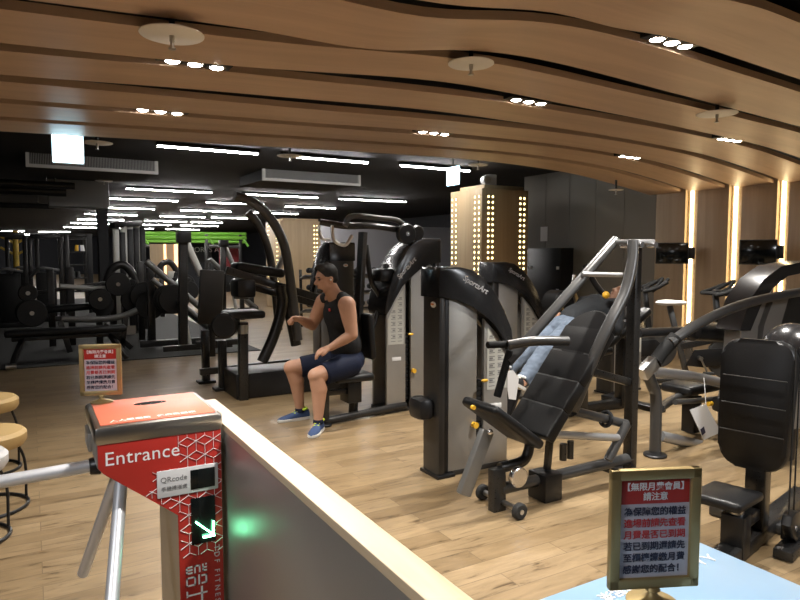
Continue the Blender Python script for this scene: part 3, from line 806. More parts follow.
MB().bar((3.0, Ym+.2, 1.42), (3.1, Ym+.2, .02), .07, .07).build('rear_post', 'black_metal', t)
c = QY(383, 275, Ym+.1); MB().box(c, (.16, .2, .12), None, .02).build('gear_box', 'black_metal', t)

# ------------------------------------------------------------------ machine with bench for the person in jeans
hipJ = V((4.28, 4.28, .78))
t = thing('leg_machine', 'black reclining machine the person in jeans lies on, behind the incline bench', 'gym machine', (4.5, 4.3, 0))
sp = MB(); pad_box(sp, (4.42, 4.3, .60), (1, 0, .1), (0, 1, 0), .46, .42, .08, 1, .03); sp.build('seat_pad', 'vinyl', t)
sp = MB(); pad_box(sp, (4.86, 4.3, .80), (.85, 0, .45), (0, 1, 0), .72, .4, .08, 3, .03); sp.build('back_pad', 'vinyl', t)
MB().bar((4.45, 4.3, .56), (4.45, 4.3, .02), .10, .09).build('seat_post', 'dark_tube', t)
MB().bar((5.0, 4.3, .84), (5.0, 4.3, .02), .10, .09).build('rear_post', 'dark_tube', t)
MB().bar((3.5, 4.3, .05), (5.2, 4.3, .05), .08, .09).build('base_beam', 'dark_tube', t)
MB().span((5.1, 3.95, 0), (5.22, 4.65, .05), .008).build('rear_foot', 'black_metal', t)
MB().span((3.44, 3.95, 0), (3.56, 4.65, .05), .008).build('front_foot', 'black_metal', t)
MB().bar((3.52, 4.3, .05), (3.45, 4.3, .35), .08, .07).build('front_post', 'dark_tube', t)
MB().box((3.43, 4.25, .34), (.03, .5, .34), Matrix.Rotation(R(25), 3, 'Y'), .008).build('foot_plate', 'black_metal', t)
c = QY(606, 295, 4.1); MB().ball(c, .034).build('knob', 'yellow', t)
MB().tube([QY(585, 265, 4.5), QY(596, 285, 4.4), QY(612, 305, 4.3), QY(622, 330, 4.3)], .03, 10).build('swing_arm', 'black_metal', t)
MB().tube([QY(566, 292, 4.6), QY(577, 290, 4.5), QY(582, 275, 4.5)], .014, 10).build('handle', 'steel', t)
MB().tube([QY(558, 294, 4.7), QY(570, 290, 4.6), QY(574, 275, 4.6)], .014, 10).build('handle', 'steel', t)
c = QY(558, 303, 4.75); MB().cyl(c+V((0, -.12, 0)), c+V((0, .12, 0)), .13, None, 24, .03).build('roll_pad', 'vinyl', t)
MB().torus(c+V((0.03, -.12, .02)), .11, .014, (0, 1, 0), 24).build('roll_rim', 'tan_seat', t)
pp = [QY(505, 372, 3.84), QY(513, 370, 3.84), QY(519, 378, 3.84), QY(516, 400, 3.84), QY(509, 399, 3.84)]
tg = MB(); vs = [tg.bm.verts.new(q) for q in pp]; f = tg.bm.faces.new(vs)
g = bmesh.ops.extrude_face_region(tg.bm, geom=[f]); bmesh.ops.translate(tg.bm, vec=(0, .004, 0), verts=[v for v in g['geom'] if isinstance(v, bmesh.types.BMVert)])
tg = tg.build('paper_tag', 'white_paper'); solo(tg, 'white paper tag hanging by the shoes of the person in jeans', 'paper tag')
MB().cyl(QY(512, 371, 3.842), QY(514, 345, 3.842), .0025, seg=6).build('tag_string', 'dark_tube', tg)

# ------------------------------------------------------------------ right side lever machine
Yr = 3.13
t = thing('lever_press', 'grey tubed lever machine at the right with a low padded seat', 'gym machine', (4.6, Yr, 0))
MB().tube([QY(655, 455, Yr), QY(656, 400, Yr), QY(652, 385, Yr), QY(645, 366, Yr)], .043, 14).build('front_post', 'gunmetal', t)
MB().cyl(QZ(655, 456, 0)-V((0, 0, 0)), QZ(655, 456, 0)+V((0, 0, .02)), .085, None, 24, .006).build('foot_disc', 'black_metal', t)
MB().tube([QY(652, 372, Yr), QY(690, 376, Yr), QY(730, 385, Yr), QY(745, 389, Yr)], .04, 14).build('seat_tube', 'silver_tube', t)
MB().tube([QY(660, 436, Yr), QY(695, 444, Yr+.05), QY(728, 452, Yr+.1)], .042, 14).build('lower_tube', 'silver_tube', t)
MB().tube([QY(660, 408, Yr), QY(672, 400, Yr+.15), QY(690, 392, Yr+.3)], .034, 12).build('side_tube', 'gunmetal', t)
MB().tube([QY(675, 402, Yr-.1), QY(705, 400, Yr), QY(722, 398, Yr)], .022, 12).build('pin_tube', 'gunmetal', t)
MB().cyl(QY(708, 404, Yr-.05), QY(722, 402, Yr-.05), .018).build('yellow_sleeve', 'yellow', t)
c = QY(722, 404, Yr-.1); MB().box(c, (.12, .12, .12), None, .03).build('pivot', 'black_metal', t)
sp = MB(); pad_box(sp, QY(692, 386, Yr+.25), (1, 0, .03), (0, 1, 0), .45, .3, .08, 1, .035); sp.build('seat_pad', 'vinyl', t)
MB().bar(QY(692, 395, Yr+.25), (QY(692, 395, Yr+.25).x, Yr+.25, .01), .12, .1).build('seat_post', 'black_metal', t)
MB().box(QY(648, 368, Yr-.05), (.16, .10, .07), frame_from(QY(657, 360, Yr)-QY(640, 378, Yr)) @ Matrix.Rotation(R(90), 3, 'Y'), .01).build('lever_bracket', 'steel', t)
MB().tube([QY(655, 362, Yr-.05), QY(664, 350, Yr-.05), QY(676, 337, Yr-.08)], .05, 14).build('lever_grip', 'grip', t)
MB().tube([QY(670, 343, Yr-.08), QY(690, 329, Yr-.1), QY(720, 313, Yr-.1), QY(755, 301, Yr-.1), QY(800, 292, Yr-.1), QY(820, 289, Yr-.1)], .038, 16).build('lever_arm', 'gunmetal', t)
MB().tube([QY(638, 333, Yr), QY(682, 331, Yr+.05)], .035, 12, False).build('cross_tube', 'black_metal', t)
a, b = QY(690, 331, 3.55), QY(738, 333, 3.55); MB().cyl(a, b, .085, None, 24, .03).build('roll_pad', 'vinyl', t)
MB().bar((b.x-.1, 3.55, b.z), (b.x-.1, 3.5, .02), .07, .07).build('roll_post', 'black_metal', t)
# its tall curved shell tower, panels fanned towards the right
x0 = 4.9
def sh(mb, pts, y0, y1, bev=.01):
    q = [QY(x, y, 3.3) for x, y in pts]
    A = [mb.bm.verts.new(V((p.x, y0, p.z))) for p in q]; B = [mb.bm.verts.new(V((p.x, y1, p.z))) for p in q]
    k = len(q); mb.bm.faces.new(A[::-1]); mb.bm.faces.new(B)
    for i in range(k): mb.bm.faces.new((A[i], A[(i+1) % k], B[(i+1) % k], B[i]))
    return mb
sh(MB(), [(729, 470), (731, 400), (738, 330), (748, 304), (760, 288), (775, 277), (764, 300), (755, 326), (748, 400), (745, 470)], 3.27, 3.42).build('shell_panel', 'panel', t)
sh(MB(), [(750, 470), (753, 380), (761, 325), (770, 300), (786, 296), (776, 330), (770, 380), (768, 470)], 3.27, 3.42).build('shell_panel', 'panel', t)
sh(MB(), [(744, 470), (747, 380), (754, 322), (767, 288), (771, 296), (761, 325), (753, 380), (750, 470)], 3.32, 3.40).build('shell_core', 'black_metal', t)
sh(MB(), [(733, 330), (743, 300), (757, 279), (775, 266), (800, 261), (815, 261), (815, 271), (800, 272), (781, 276), (766, 288), (754, 306), (744, 330)], 3.24, 3.46, .006).build('hood', 'hood', t)
sh(MB(), [(768, 470), (770, 380), (776, 330), (790, 296), (815, 296), (815, 470)], 3.34, 3.7).build('rear_shell', 'panel_dark', t)
# hanging tag
pp = [QY(690, 410, Yr-.12), QY(706, 404, Yr-.12), QY(721, 432, Yr-.12), QY(704, 440, Yr-.12)]
tg = MB(); vs = [tg.bm.verts.new(q) for q in pp]; f = tg.bm.faces.new(vs)
g = bmesh.ops.extrude_face_region(tg.bm, geom=[f]); bmesh.ops.translate(tg.bm, vec=(0, .004, 0), verts=[v for v in g['geom'] if isinstance(v, bmesh.types.BMVert)])
tg = tg.build('paper_tag', 'white_paper'); solo(tg, 'white paper tag hanging tilted from the grey seat tube at the right', 'paper tag')
MB().box(QY(703, 431, Yr-.125), (.045, .002, .055), Matrix.Rotation(R(-25), 3, 'Y')).build('tag_print', 'print_navy', tg)
MB().cyl(QY(706, 405, Yr-.118), QY(704, 378, Yr-.05), .0025, seg=6).build('tag_string', 'white_paper', tg)

# ------------------------------------------------------------------ near right machine: quilted back pad and seat (built along -x, then turned)
t = thing('seated_row', 'black seat and tall quilted back pad at the right edge behind the blue lid', 'gym machine')
un = V((.08, 0, 1)).normalized(); vn = V((0, 1, 0)); nn = un.cross(vn)
bp = MB(); c0 = V((.02, 0, .74)); Wp, Lp = .345, .66
# rounded outline extruded
pts = []
for cx, cz, a0 in ((Wp/2-.09, Lp/2-.09, 0), (-Wp/2+.09, Lp/2-.09, 90), (-Wp/2+.10, -Lp/2+.10, 180), (Wp/2-.10, -Lp/2+.10, 270)):
    for k in range(7):
        a = R(a0+k*15); rr = .09 if a0 < 180 else .10
        pts.append(((cx+math.cos(a)*rr)*(1.0 if cz > 0 else .93), cz+math.sin(a)*rr))
bp.prism(pts, c0+nn*.035, vn, un, .085, .022)
bp.build('back_pad', 'vinyl', t)
for q in (-.14, .0, .14): MB().box(c0+un*q+V((-.052, 0, 0)), (.006, .30, .004)).build('pad_seam', 'vinyl_seam', t)
MB().bar((.09, 0, .02), (.10, 0, 1.0), .10, .085).build('post', 'dark_tube', t)
sp = MB(); pad_box(sp, (-.20, .05, .30), (1, 0, -.06), (0, 1, 0), .33, .25, .05, 1, .022); sp.build('seat_pad', 'vinyl', t)
MB().cyl((-.20, 0, .20), (-.20, 0, .31), .035).build('seat_piston', 'steel', t)
MB().bar((-.20, 0, .02), (-.20, 0, .23), .11, .10).build('seat_post', 'black_metal', t)
MB().bar((-.20, 0, .16), (.14, 0, .16), .06, .06).build('seat_link', 'dark_tube', t)
MB().bar((-.4, 0, .04), (.9, 0, .04), .10, .08).build('base_beam', 'dark_tube', t)
MB().bar((.30, -.35, .03), (.30, .3, .03), .10, .05).build('base_cross', 'gunmetal', t)
MB().ball((.22, -.10, 1.0), (.13, .15, .15)).build('shoulder_roll', 'hood', t)
pass
Rt = Matrix.Rotation(R(-13), 3, 'Z')
def LQ(x, y, Y): return Rt @ (QY(x, y, Y)-V((3.17, 1.88, 0)))
cs = LQ(768, 470, 2.5); MB().box((cs.x+.25, cs.y+.08, .52), (.42, .3, .54), Rt, .02).build('stack_shell', 'panel', t)
MB().box((cs.x+.25, cs.y+.08, .125), (.36, .2, .25), Rt, .01).build('stack_base', 'black_metal', t)
c = LQ(790, 527, 1.72)
MB().prism([(-.075, .03), (-.05, .07), (.0, .082), (.07, .07), (.11, .02), (.11, -.09), (.04, -.085), (-.02, -.04)], c+V((0, .025, 0)), (1, 0, 0), (0, 0, 1), .05, .01).build('pulley_guard', 'black_metal', t)
MB().cyl(c+V((0, -.03, .0)), c+V((0, .03, .0)), .014).build('pulley_bolt', 'chrome', t)
MB().cyl(c+V((-.03, 0, .06)), c+V((-.03, 0, .9)), .004, seg=8).build('cable', 'rubber', t)
MB().cyl(c+V((.05, 0, .06)), c+V((.05, 0, .9)), .004, seg=8).build('cable', 'rubber', t)
MB().bar((c.x+.06, c.y+.03, .05), (c.x+.06, c.y+.03, c.z), .05, .03).build('pulley_foot', 'black_metal', t)
MB().bar((c.x-.10, c.y, .03), (c.x+.3, c.y, .03), .09, .05).build('side_beam', 'dark_tube', t)
t.location = (3.17, 1.88, 0); t.rotation_euler = (0, 0, R(13))

# ------------------------------------------------------------------ televisions, cabinet, notice
def tv(x0, y0, x1, y1, lab):
    a, b = QX(x0, y0, WX-.28), QX(x1, y1, WX-.28)
    c = (a+b)/2; w = abs(a.y-b.y); h = abs(a.z-b.z)
    t = thing('television', lab, 'television', (c.x, c.y, c.z-h/2))
    Rm = Matrix.Rotation(R(33), 3, 'Z'); w = w*.74; n = Rm @ V((-1, 0, 0)); sd = Rm @ V((0, 1, 0))
    MB().box(c, (.045, w, h), Rm, .006).build('case', 'black_metal', t)
    MB().box(c+n*.0225, (.004, w-.03, h-.03), Rm, .001).build('screen', 'screen', t)
    MB().bar(c-n*.03-sd*w*.2, (WX, c.y-.12, c.z), .08, .06).build('wall_arm', 'black_metal', t)
    MB().box(c-n*.06-sd*w*.56, (.06, .10, h*.55), Rm, .01).build('side_box', 'black_metal', t)
tv(655, 243, 690, 264, 'smaller black wall television at the right, left of the two')
tv(737, 240, 780, 265, 'larger black wall television nearer the right edge')
a, b = QX(538, 243, 8.0), QX(570, 340, 8.0)
t = thing('cabinet', 'tall black cabinet in the dark corner right of the bulb column', 'cabinet', (7.8, (a.y+b.y)/2, 0))
MB().span((7.75, b.y, 0), (WX-.005, a.y, 1.62), .006).build('body', 'black_metal', t)
for z in (.9, 1.28):
    for y in (b.y+.06, a.y-.10): MB().box((7.745, y, z), (.01, .06, .05), None, .002).build('latch', 'plate_grey', t)
c = QX(544, 234, WX-.005); n = MB().box(c, (.006, .18, .26)).build('wall_notice', 'white_paper'); solo(n, 'small white notice on the dark wall right of the bulb column', 'notice')

# ------------------------------------------------------------------ spin bikes along the right wall
def spin_bike(x, y, lab, first=None):
    if first is None:
        t = thing('spin_bike', lab, 'exercise bike', (0, 0, 0), 'spin bikes along the right wall')
        MB().bar((-.45, -.25, .03), (-.45, .25, .03), .06, .05).build('rear_foot', 'black_metal', t)
        MB().bar((.45, -.25, .03), (.45, .25, .03), .06, .05).build('front_foot', 'black_metal', t)
        MB().bar((-.45, 0, .05), (.45, 0, .05), .06, .05).build('base_beam', 'dark_tube', t)
        MB().bar((-.05, 0, .06), (-.28, 0, .92), .05, .06).build('seat_post', 'gunmetal', t)
        MB().bar((.35, 0, .06), (.22, 0, 1.05), .05, .06).build('head_post', 'dark_tube', t)
        MB().bar((-.15, 0, .45), (.28, 0, .55), .06, .07).build('top_beam', 'dark_tube', t)
        fw = MB().cyl((.38, -.03, .33), (.38, .03, .33), .24, None, 36, .01).build('flywheel', 'gunmetal', t)
        sd = MB(); sd.ball((-.30, 0, .955), (.14, .09, .035)); sd.ball((-.18, 0, .955), (.10, .035, .028)); sd.build('saddle', 'plate_grey', t)
        h = MB()
        for s in (-1, 1):
            h.tube([(.22, 0, 1.06), (.20, s*.12, 1.06), (.16, s*.24, 1.06), (.28, s*.26, 1.10), (.42, s*.22, 1.17)], .022, 10)
            h.tube([(.22, s*.05, 1.06), (.36, s*.06, 1.10), (.46, s*.10, 1.20), (.40, s*.16, 1.16), (.25, s*.2, 1.06)], .021, 10)
        h.build('handlebar', 'grip', t)
        MB().box((.24, 0, 1.08), (.07, .09, .05), None, .01).build('console', 'black_metal', t)
        cr = MB().cyl((.05, -.1, .33), (.05, .1, .33), .025); cr.bar((.05, -.1, .33), (.12, -.1, .18), .025, .02); cr.bar((.05, .1, .33), (-.02, .1, .48), .025, .02); cr.build('crank', 'steel', t)
        MB().box((.12, -.16, .175), (.1, .09, .025), None, .005).build('pedal', 'rubber', t)
        MB().box((-.02, .16, .485), (.1, .09, .025), None, .005).build('pedal', 'rubber', t)
        MB().prism([(-.1, .24), (.1, .22), (.42, .26), (.46, .36), (.36, .45), (0, .42)], (0, -.045, 0), (1, 0, 0), (0, 0, 1), -.02, .004).build('belt_guard', 'black_metal', t)
    else:
        t = copy_tree(first); t['label'] = lab
    t.location = (x, y, 0); t.rotation_euler = (0, 0, R(-35))
    return t
b0_ = spin_bike(6.55, 4.62, 'spin bike under the smaller television')
spin_bike(7.2, 3.75, 'spin bike under the gap between the two televisions', b0_)
spin_bike(6.45, 5.5, 'spin bike by the dark wall panelling, farthest left of the bikes', b0_)

# ------------------------------------------------------------------ plate loaded machine left of the seated person
t = thing('plate_press', 'large black plate loaded press with two tall curved arms, left of the seated person', 'gym machine', (2.4, 6.8, 0))
Yp = 6.7
MB().span((1.8, 6.5, 0), (3.05, 7.0, .27), .02).build('base_block', 'black_metal', t)
MB().bar(QY(243, 322, 6.5), QY(243, 402, 6.5), .09, .09).build('front_post', 'dark_tube', t)
MB().cyl(QY(243, 322, 6.49)-V((0, 0, .03)), QY(243, 322, 6.49)-V((0, 0, .12)), .052).build('post_sleeve', 'steel', t)
sp = MB(); pad_box(sp, QY(243, 314, 6.6), (1, 0, 0), (0, 1, 0), .38, .36, .08, 1, .03); sp.build('seat_pad', 'vinyl', t)
c = QY(226, 325, 6.55); MB().cyl(c+V((-.05, -.1, 0)), c+V((.05, .1, 0)), .13, None, 28, .02).build('roller', 'vinyl', t)
MB().tube([QY(235, 196, 6.5), QY(252, 202, 6.5), QY(270, 218, 6.5), QY(284, 245, 6.5), QY(291, 285, 6.5), QY(298, 340, 6.5)], .05, 14).build('curved_arm', 'gunmetal', t)
MB().tube([QY(248, 212, 7.3), QY(258, 224, 7.3), QY(267, 245, 7.3), QY(273, 275, 7.3), QY(279, 330, 7.3)], .045, 14).build('curved_arm', 'gunmetal', t)
MB().tube([QY(262, 362, 6.7), QY(274, 335, 6.7), QY(282, 305, 6.7), QY(280, 285, 6.7)], .06, 12).build('swing_arm', 'dark_tube', t)
MB().tube([QY(296, 345, 6.8), QY(290, 315, 6.8), QY(285, 292, 6.8)], .06, 12).build('swing_arm', 'dark_tube', t)
MB().bar(QY(226, 270, Yp), QY(325, 300, Yp), .06, .08).build('lever_bar', 'dark_tube', t)
MB().bar(QY(235, 282, Yp+.4), QY(345, 312, Yp+.4), .06, .08).build('lever_bar', 'dark_tube', t)
sp = MB(); pad_box(sp, QY(258, 270, 6.8), (1, 0, -.16), (0, 1, 0), .55, .26, .10, 1, .04); sp.build('chest_pad', 'vinyl', t)
sp = MB(); pad_box(sp, QY(281, 262, 6.9), (.45, 0, .9), (0, 1, 0), .30, .10, .05, 1, .02); sp.build('arm_pad', 'panel', t)
MB().box(QY(243, 288, 6.8), (.2, .3, .2), None, .03).build('pivot_block', 'black_metal', t)
MB().bar(QY(200, 372, 7.2), QY(290, 362, 7.2), .07, .07).build('cross_beam', 'dark_tube', t)
for q in ((205, 330, 350, 7.6), (222, 340, 378, 7.1)):
    a = QY(q[0], q[1], q[3]); MB().bar(a, (a.x, a.y, .02), .09, .08).build('leg', 'dark_tube', t)
    MB().box((a.x, a.y, .015), (.2, .16, .03), None, .006).build('foot_plate', 'black_metal', t)

# tall back-panel machine (flat board seen behind the plate press)
t = thing('cable_station', 'tall machine frame with slanted tube and flat dark board, left of the plate press', 'gym machine', (2.2, 9.9, 0))
Yb = 9.9
MB().bar(QY(183, 237, Yb), QY(183, 345, Yb), .12, .12).build('upright', 'dark_tube', t)
MB().bar(QY(177, 238, Yb), QY(190, 238, Yb), .2, .16).build('top_cap', 'black_metal', t)
MB().tube([QY(183, 236, Yb), QY(201, 276, Yb)], .055, 12, False).build('slanted_tube', 'post_silver', t)
MB().bar(QY(196, 345, Yb), QY(240, 342, Yb), .09, .09).build('base_beam', 'dark_tube', t)
MB().box(QY(211, 298, Yb-.6), (.34, .08, .78), Matrix.Rotation(R(4), 3, 'Y'), .02).build('board', 'panel_dark', t)
MB().bar(QY(211, 318, Yb-.55), (QY(211, 318, Yb-.55).x, Yb-.55, .02), .09, .09).build('board_post', 'dark_tube', t)
MB().bar(QY(163, 350, Yb), QY(232, 345, Yb), .08, .08).build('front_beam', 'dark_tube', t)

# leg press with slanted rails
t = thing('leg_press', 'black leg press with slanted guide rails and stacked plates in the left background', 'gym machine', (1.9, 11, 0))
Yl = 10.6
for dy in (0, .5):
    MB().tube([QY(146, 262, Yl+dy), QY(212, 318, Yl+dy)], .05, 12, False).build('rail', 'light_tube', t)
    MB().tube([QY(152, 280, Yl+dy), QY(222, 338, Yl+dy)], .04, 12, False).build('lower_rail', 'light_tube', t)
for q in (150, 215):
    a = QY(q, 268 if q == 150 else 318, Yl+.25); MB().bar(a, (a.x, a.y, .02), .11, .11).build('upright', 'dark_tube', t)
MB().bar(QY(140, 345, Yl), QY(225, 340, Yl), .1, .1).build('base_beam', 'dark_tube', t)
sp = MB(); pad_box(sp, QY(205, 325, Yl+.25), (.75, 0, -.65), (0, 1, 0), .7, .5, .1, 1, .04); sp.build('seat_pad', 'vinyl', t)
MB().box(QY(176, 290, Yl+.25), (.06, .7, .5), Matrix.Rotation(R(40), 3, 'Y'), .01).build('foot_plate', 'black_metal', t)
for k in range(3):
    c = QY(168+k*3, 300, Yl-.12-.05*k); MB().cyl(c+V((0, -.02, 0)), c+V((0, .02, 0)), .23, None, 32, .01).build('weight_plate', 'plate_iron', t)
MB().tube([QY(180, 300, Yl-.3), QY(190, 350, Yl-.3)], .045, 12, False).build('stop_post', 'post_silver', t)

# rack of upright silver posts
t = thing('pulley_rack', 'tall dark rack with four silver upright posts in the left background', 'gym machine', (1.4, 13, 0))
for k, (px, top_, d) in enumerate([(115.5, 230, 12.6), (123.5, 227, 12.8), (129.5, 226, 13.0), (136, 224, 13.2)]):
    a = QY(px, top_, d); MB().bar((a.x, d, a.z), (a.x, d, .02), .10, .10).build('post', 'post_silver', t)
    MB().box((a.x+.11, d+.02, a.z/2), (.10, .1, a.z-.1), None, .01).build('stack_cover', 'black_metal', t)
a, b = QY(112, 226, 12.6), QY(140, 224, 13.2); MB().bar(a, b, .12, .10).build('top_beam', 'black_metal', t)
MB().bar((a.x, 12.6, .075), (b.x, 13.2, .075), .1, .14).build('base_beam', 'black_metal', t)

# weight benches on the mat
t = thing('flat_bench', 'long black flat bench at the left edge, nearest on the rubber mat', 'weight bench', (0, 10, 0))
Yf = 9.95
sp = MB(); pad_box(sp, (.42, Yf, .44), (1, 0, 0), (0, 1, 0), 1.5, .30, .09, 1, .035); sp.build('pad', 'vinyl', t)
MB().bar((-.25, Yf, .36), (1.1, Yf, .36), .06, .06).build('rail', 'dark_tube', t)
MB().bar((-.12, Yf, .36), (-.25, Yf-.25, .03), .06, .06).bar((-.12, Yf, .36), (-.25, Yf+.25, .03), .06, .06).build('leg', 'dark_tube', t)
MB().bar((.95, Yf, .36), (1.15, Yf-.25, .03), .06, .06).bar((.95, Yf, .36), (1.15, Yf+.25, .03), .06, .06).build('leg', 'dark_tube', t)
MB().cyl((-.32, Yf-.32, .045), (-.2, Yf-.32, .045), .035).build('foot_cap', 'steel', t)
t = thing('bench_press', 'black bench press frame with side plates in the left background', 'weight bench', (.9, 10.9, 0))
Yf = 10.75
MB().tube([QY(62, 320, Yf), QY(100, 320, Yf), QY(122, 317, Yf), QY(137, 311, Yf)], .05, 12).build('side_tube', 'light_tube', t)
MB().tube([QY(60, 287, Yf+.8), QY(95, 289, Yf+.8), QY(118, 288, Yf+.8)], .04, 12).build('upper_tube', 'post_silver', t)
for a, b in (((104, 325), (132, 368)), ((60, 322), (70, 352)), ((126, 315), (122, 360))):
    q = QY(*b, Yf); MB().bar(QY(*a, Yf), (q.x, Yf, .03), .09, .08).build('leg', 'dark_tube', t)
sp = MB(); pad_box(sp, QY(75, 308, Yf+.5), (1, 0, .05), (0, 1, 0), .9, .3, .1, 1, .04); sp.build('pad', 'vinyl', t)
for x, y in ((50, 270), (70, 268), (98, 285)):
    a = QY(x, y, Yf+.9); MB().bar(a, (a.x, a.y, .02), .1, .1).build('upright', 'dark_tube', t)
MB().bar(QY(20, 296, Yf+.9), QY(110, 283, Yf+.9), .06, .06).build('crossbar', 'dark_tube', t)
for k, (x, y, r) in enumerate(((32, 314, .20), (30, 313, .19), (28, 294, .13), (100, 300, .17), (103, 306, .17), (118, 285, .19))):
    c = QY(x, y, Yf-.1+.12*k); MB().cyl(c+V((0, -.025, 0)), c+V((0, .025, 0)), r, None, 36, .012).build('weight_plate', 'plate_iron', t)
    MB().cyl(c+V((0, -.05, 0)), c+V((0, .05, 0)), .03).build('plate_hub', 'steel', t)
MB().box(QY(129, 333, Yf-.02)+V((0, 0, .03)), (.2, .01, .14)).build('notice_card', 'panel', t)
t = thing('chest_press', 'black plate loaded chest press behind the leg press rails', 'gym machine', (1.6, 12, 0))
Yf = 11.8
for a, b in (((112, 272), (120, 335)), ((140, 262), (150, 335))):
    q = QY(*a, Yf); MB().bar(q, (q.x, Yf, .02), .1, .1).build('upright', 'dark_tube', t)
MB().tube([QY(105, 288, Yf), QY(112, 270, Yf), QY(124, 266, Yf), QY(134, 278, Yf), QY(140, 300, Yf)], .07, 12).build('press_arm', 'dark_tube', t)
c = QY(126, 284, Yf-.25); MB().box(c, (.16, .012, .18), None, .003).build('instruction_card', 'placard', t)
sp = MB(); pad_box(sp, QY(128, 300, Yf-.1), (.2, 0, 1), (0, 1, 0), .7, .34, .1, 2, .03); sp.build('back_pad', 'vinyl', t)
for k, (x, y) in enumerate(((136, 300), (145, 297), (150, 306))):
    c = QY(x, y, Yf-.3-.06*k); MB().cyl(c+V((0, -.025, 0)), c+V((0, .025, 0)), .24, None, 36, .012).build('weight_plate', 'plate_iron', t)

# more of the same machines standing further back
def second(name, lab, dx, dy, rz=0):
    src = [o for o in SC.objects if o.name == name][0]
    c = copy_tree(src); c['label'] = lab; c.location = src.location+V((dx, dy, 0)); c.rotation_euler.z = rz
    return c
second('chest_press', 'black chest press farther back, between the silver post rack and the lit timber screen', 1.5, 4.2)
second('cable_station', 'machine frame with slanted tube farther back in front of the green rig', 1.9, 5.0)
second('leg_press', 'black leg press farther back, seen below the green rig', 2.3, 5.5)
d = MB().span((QY(91, 0, 17).x, 17, 0), (QY(101, 0, 17).x, 17.5, 2.95)).build('pillar', 'ceiling_black'); solo(d, 'narrow black pillar left of the silver post rack', 'pillar')
# ------------------------------------------------------------------ far background
t = thing('training_rig', 'lime green overhead training rig in the far background', 'training rig', (4.5, 26, 0))
Yg = 26
for y, r in ((233, .07), (237, .09), (241, .06)):
    a, b = QY(140, y, Yg), QY(246, y+1, Yg); MB().tube([a, b], r, 10, False).build('beam', 'lime_metal', t)
for x in (141, 178, 206, 240):
    a = QY(x, 234, Yg); MB().bar(a, (a.x, Yg, .02), .12, .12).build('post', 'dark_tube' if x != 178 else 'lime_metal', t)
    MB().bar(a+V((0, 0, 0)), a+V((.3, -.1, -.5)), .08, .08).build('gusset', 'lime_metal', t)
for k, x in enumerate((141, 205)):
    MB().tube([QY(x+4, 246, Yg-.5), QY(x+34, 247, Yg-.5)], .07, 10, False).build('crossbar', 'gunmetal', t)
# lit timber doorway
a, b = QY(150, 244, 24), QY(179, 286, 24)
t = thing('lit_screen', 'timber screen glowing orange in the far background', 'screen', ((a.x+b.x)/2, 24, 0))
MB().span((a.x, 24, 0), (b.x, 24.1, a.z), .01).build('board', 'column_wood', t)
MB().span((b.x-.14, 23.96, .1), (b.x-.02, 23.995, a.z), .005).build('lamp_strip', 'orange_lamp', t)
MB().span((b.x-.5, 23.96, .1), (b.x-.42, 23.995, a.z), .005).build('lamp_strip', 'orange_lamp', t)
d = MB().span((QY(214, 0, 27).x, 27, .2), (QY(236, 0, 27).x, 27.05, QY(220, 246, 27).z), .01).build('wall_banner', 'red_panel'); solo(d, 'dark red panel hung in the far background behind the rig', 'banner')
d = MB(); a, b = QY(182, 250, 27.5), QY(212, 275, 27.5); d.span((a.x, 27.5, .1), (b.x, 27.6, a.z)); d = d.build('wall_board', 'navy_wall'); solo(d, 'navy board with pale lettering in the far background', 'board')
text('board_lettering', 'SPORTS ART', .30, QY(187, 252, 27.47), (1, 0, 0), (0, 0, 1), 'letter_grey', d)
# power rack with hanging items at far left
t = thing('power_rack', 'power rack with a timber-backed bay in the far left background', 'power rack', (0, 18, 0))
for x in (66, 89):
    a = QY(x, 234, 18); MB().bar((a.x, 18, a.z), (a.x, 18, .02), .12, .12).build('post', 'dark_tube' if x == 66 else 'gunmetal', t)
    MB().bar((a.x, 19.2, a.z), (a.x, 19.2, .02), .12, .12).build('post', 'dark_tube', t)
a, b = QY(66, 236, 18), QY(89, 236, 18); MB().bar(a, b, .1, .1).build('top_beam', 'dark_tube', t)
for q in range(5):
    z = .5+q*.35; MB().span((a.x, 19.0, z), (b.x, 19.25, z+.04)).build('shelf', 'panel_dark', t)
random.seed(3)
for q in range(9):
    x = a.x+.1+(b.x-a.x-.2)*random.random(); z = .54+random.choice((0, 1, 2, 3))*.35
    o = MB().cyl((x, 19.08, z), (x, 19.08, z+.16), .07, .05, 14, .01).build('kettlebell', random.choice(['yellow', 'plate_iron', 'red_panel', 'shoe_blue', 'plate_grey']), t)
    o.name = 'bottle_weight'
t = thing('yellow_tree_rack', 'yellow branched rack standing at the far left', 'rack', QY(15, 285, 20))
a = QY(15, 231, 20)
MB().cyl((a.x, 20, 0), (a.x, 20, a.z), .07).build('post', 'yellow_metal', t)
for s in (-1, 1):
    for z in (.15, .45): MB().bar((a.x, 20, a.z-z-.2), (a.x+s*.35, 20, a.z-z), .06, .06).build('branch', 'yellow_metal', t)
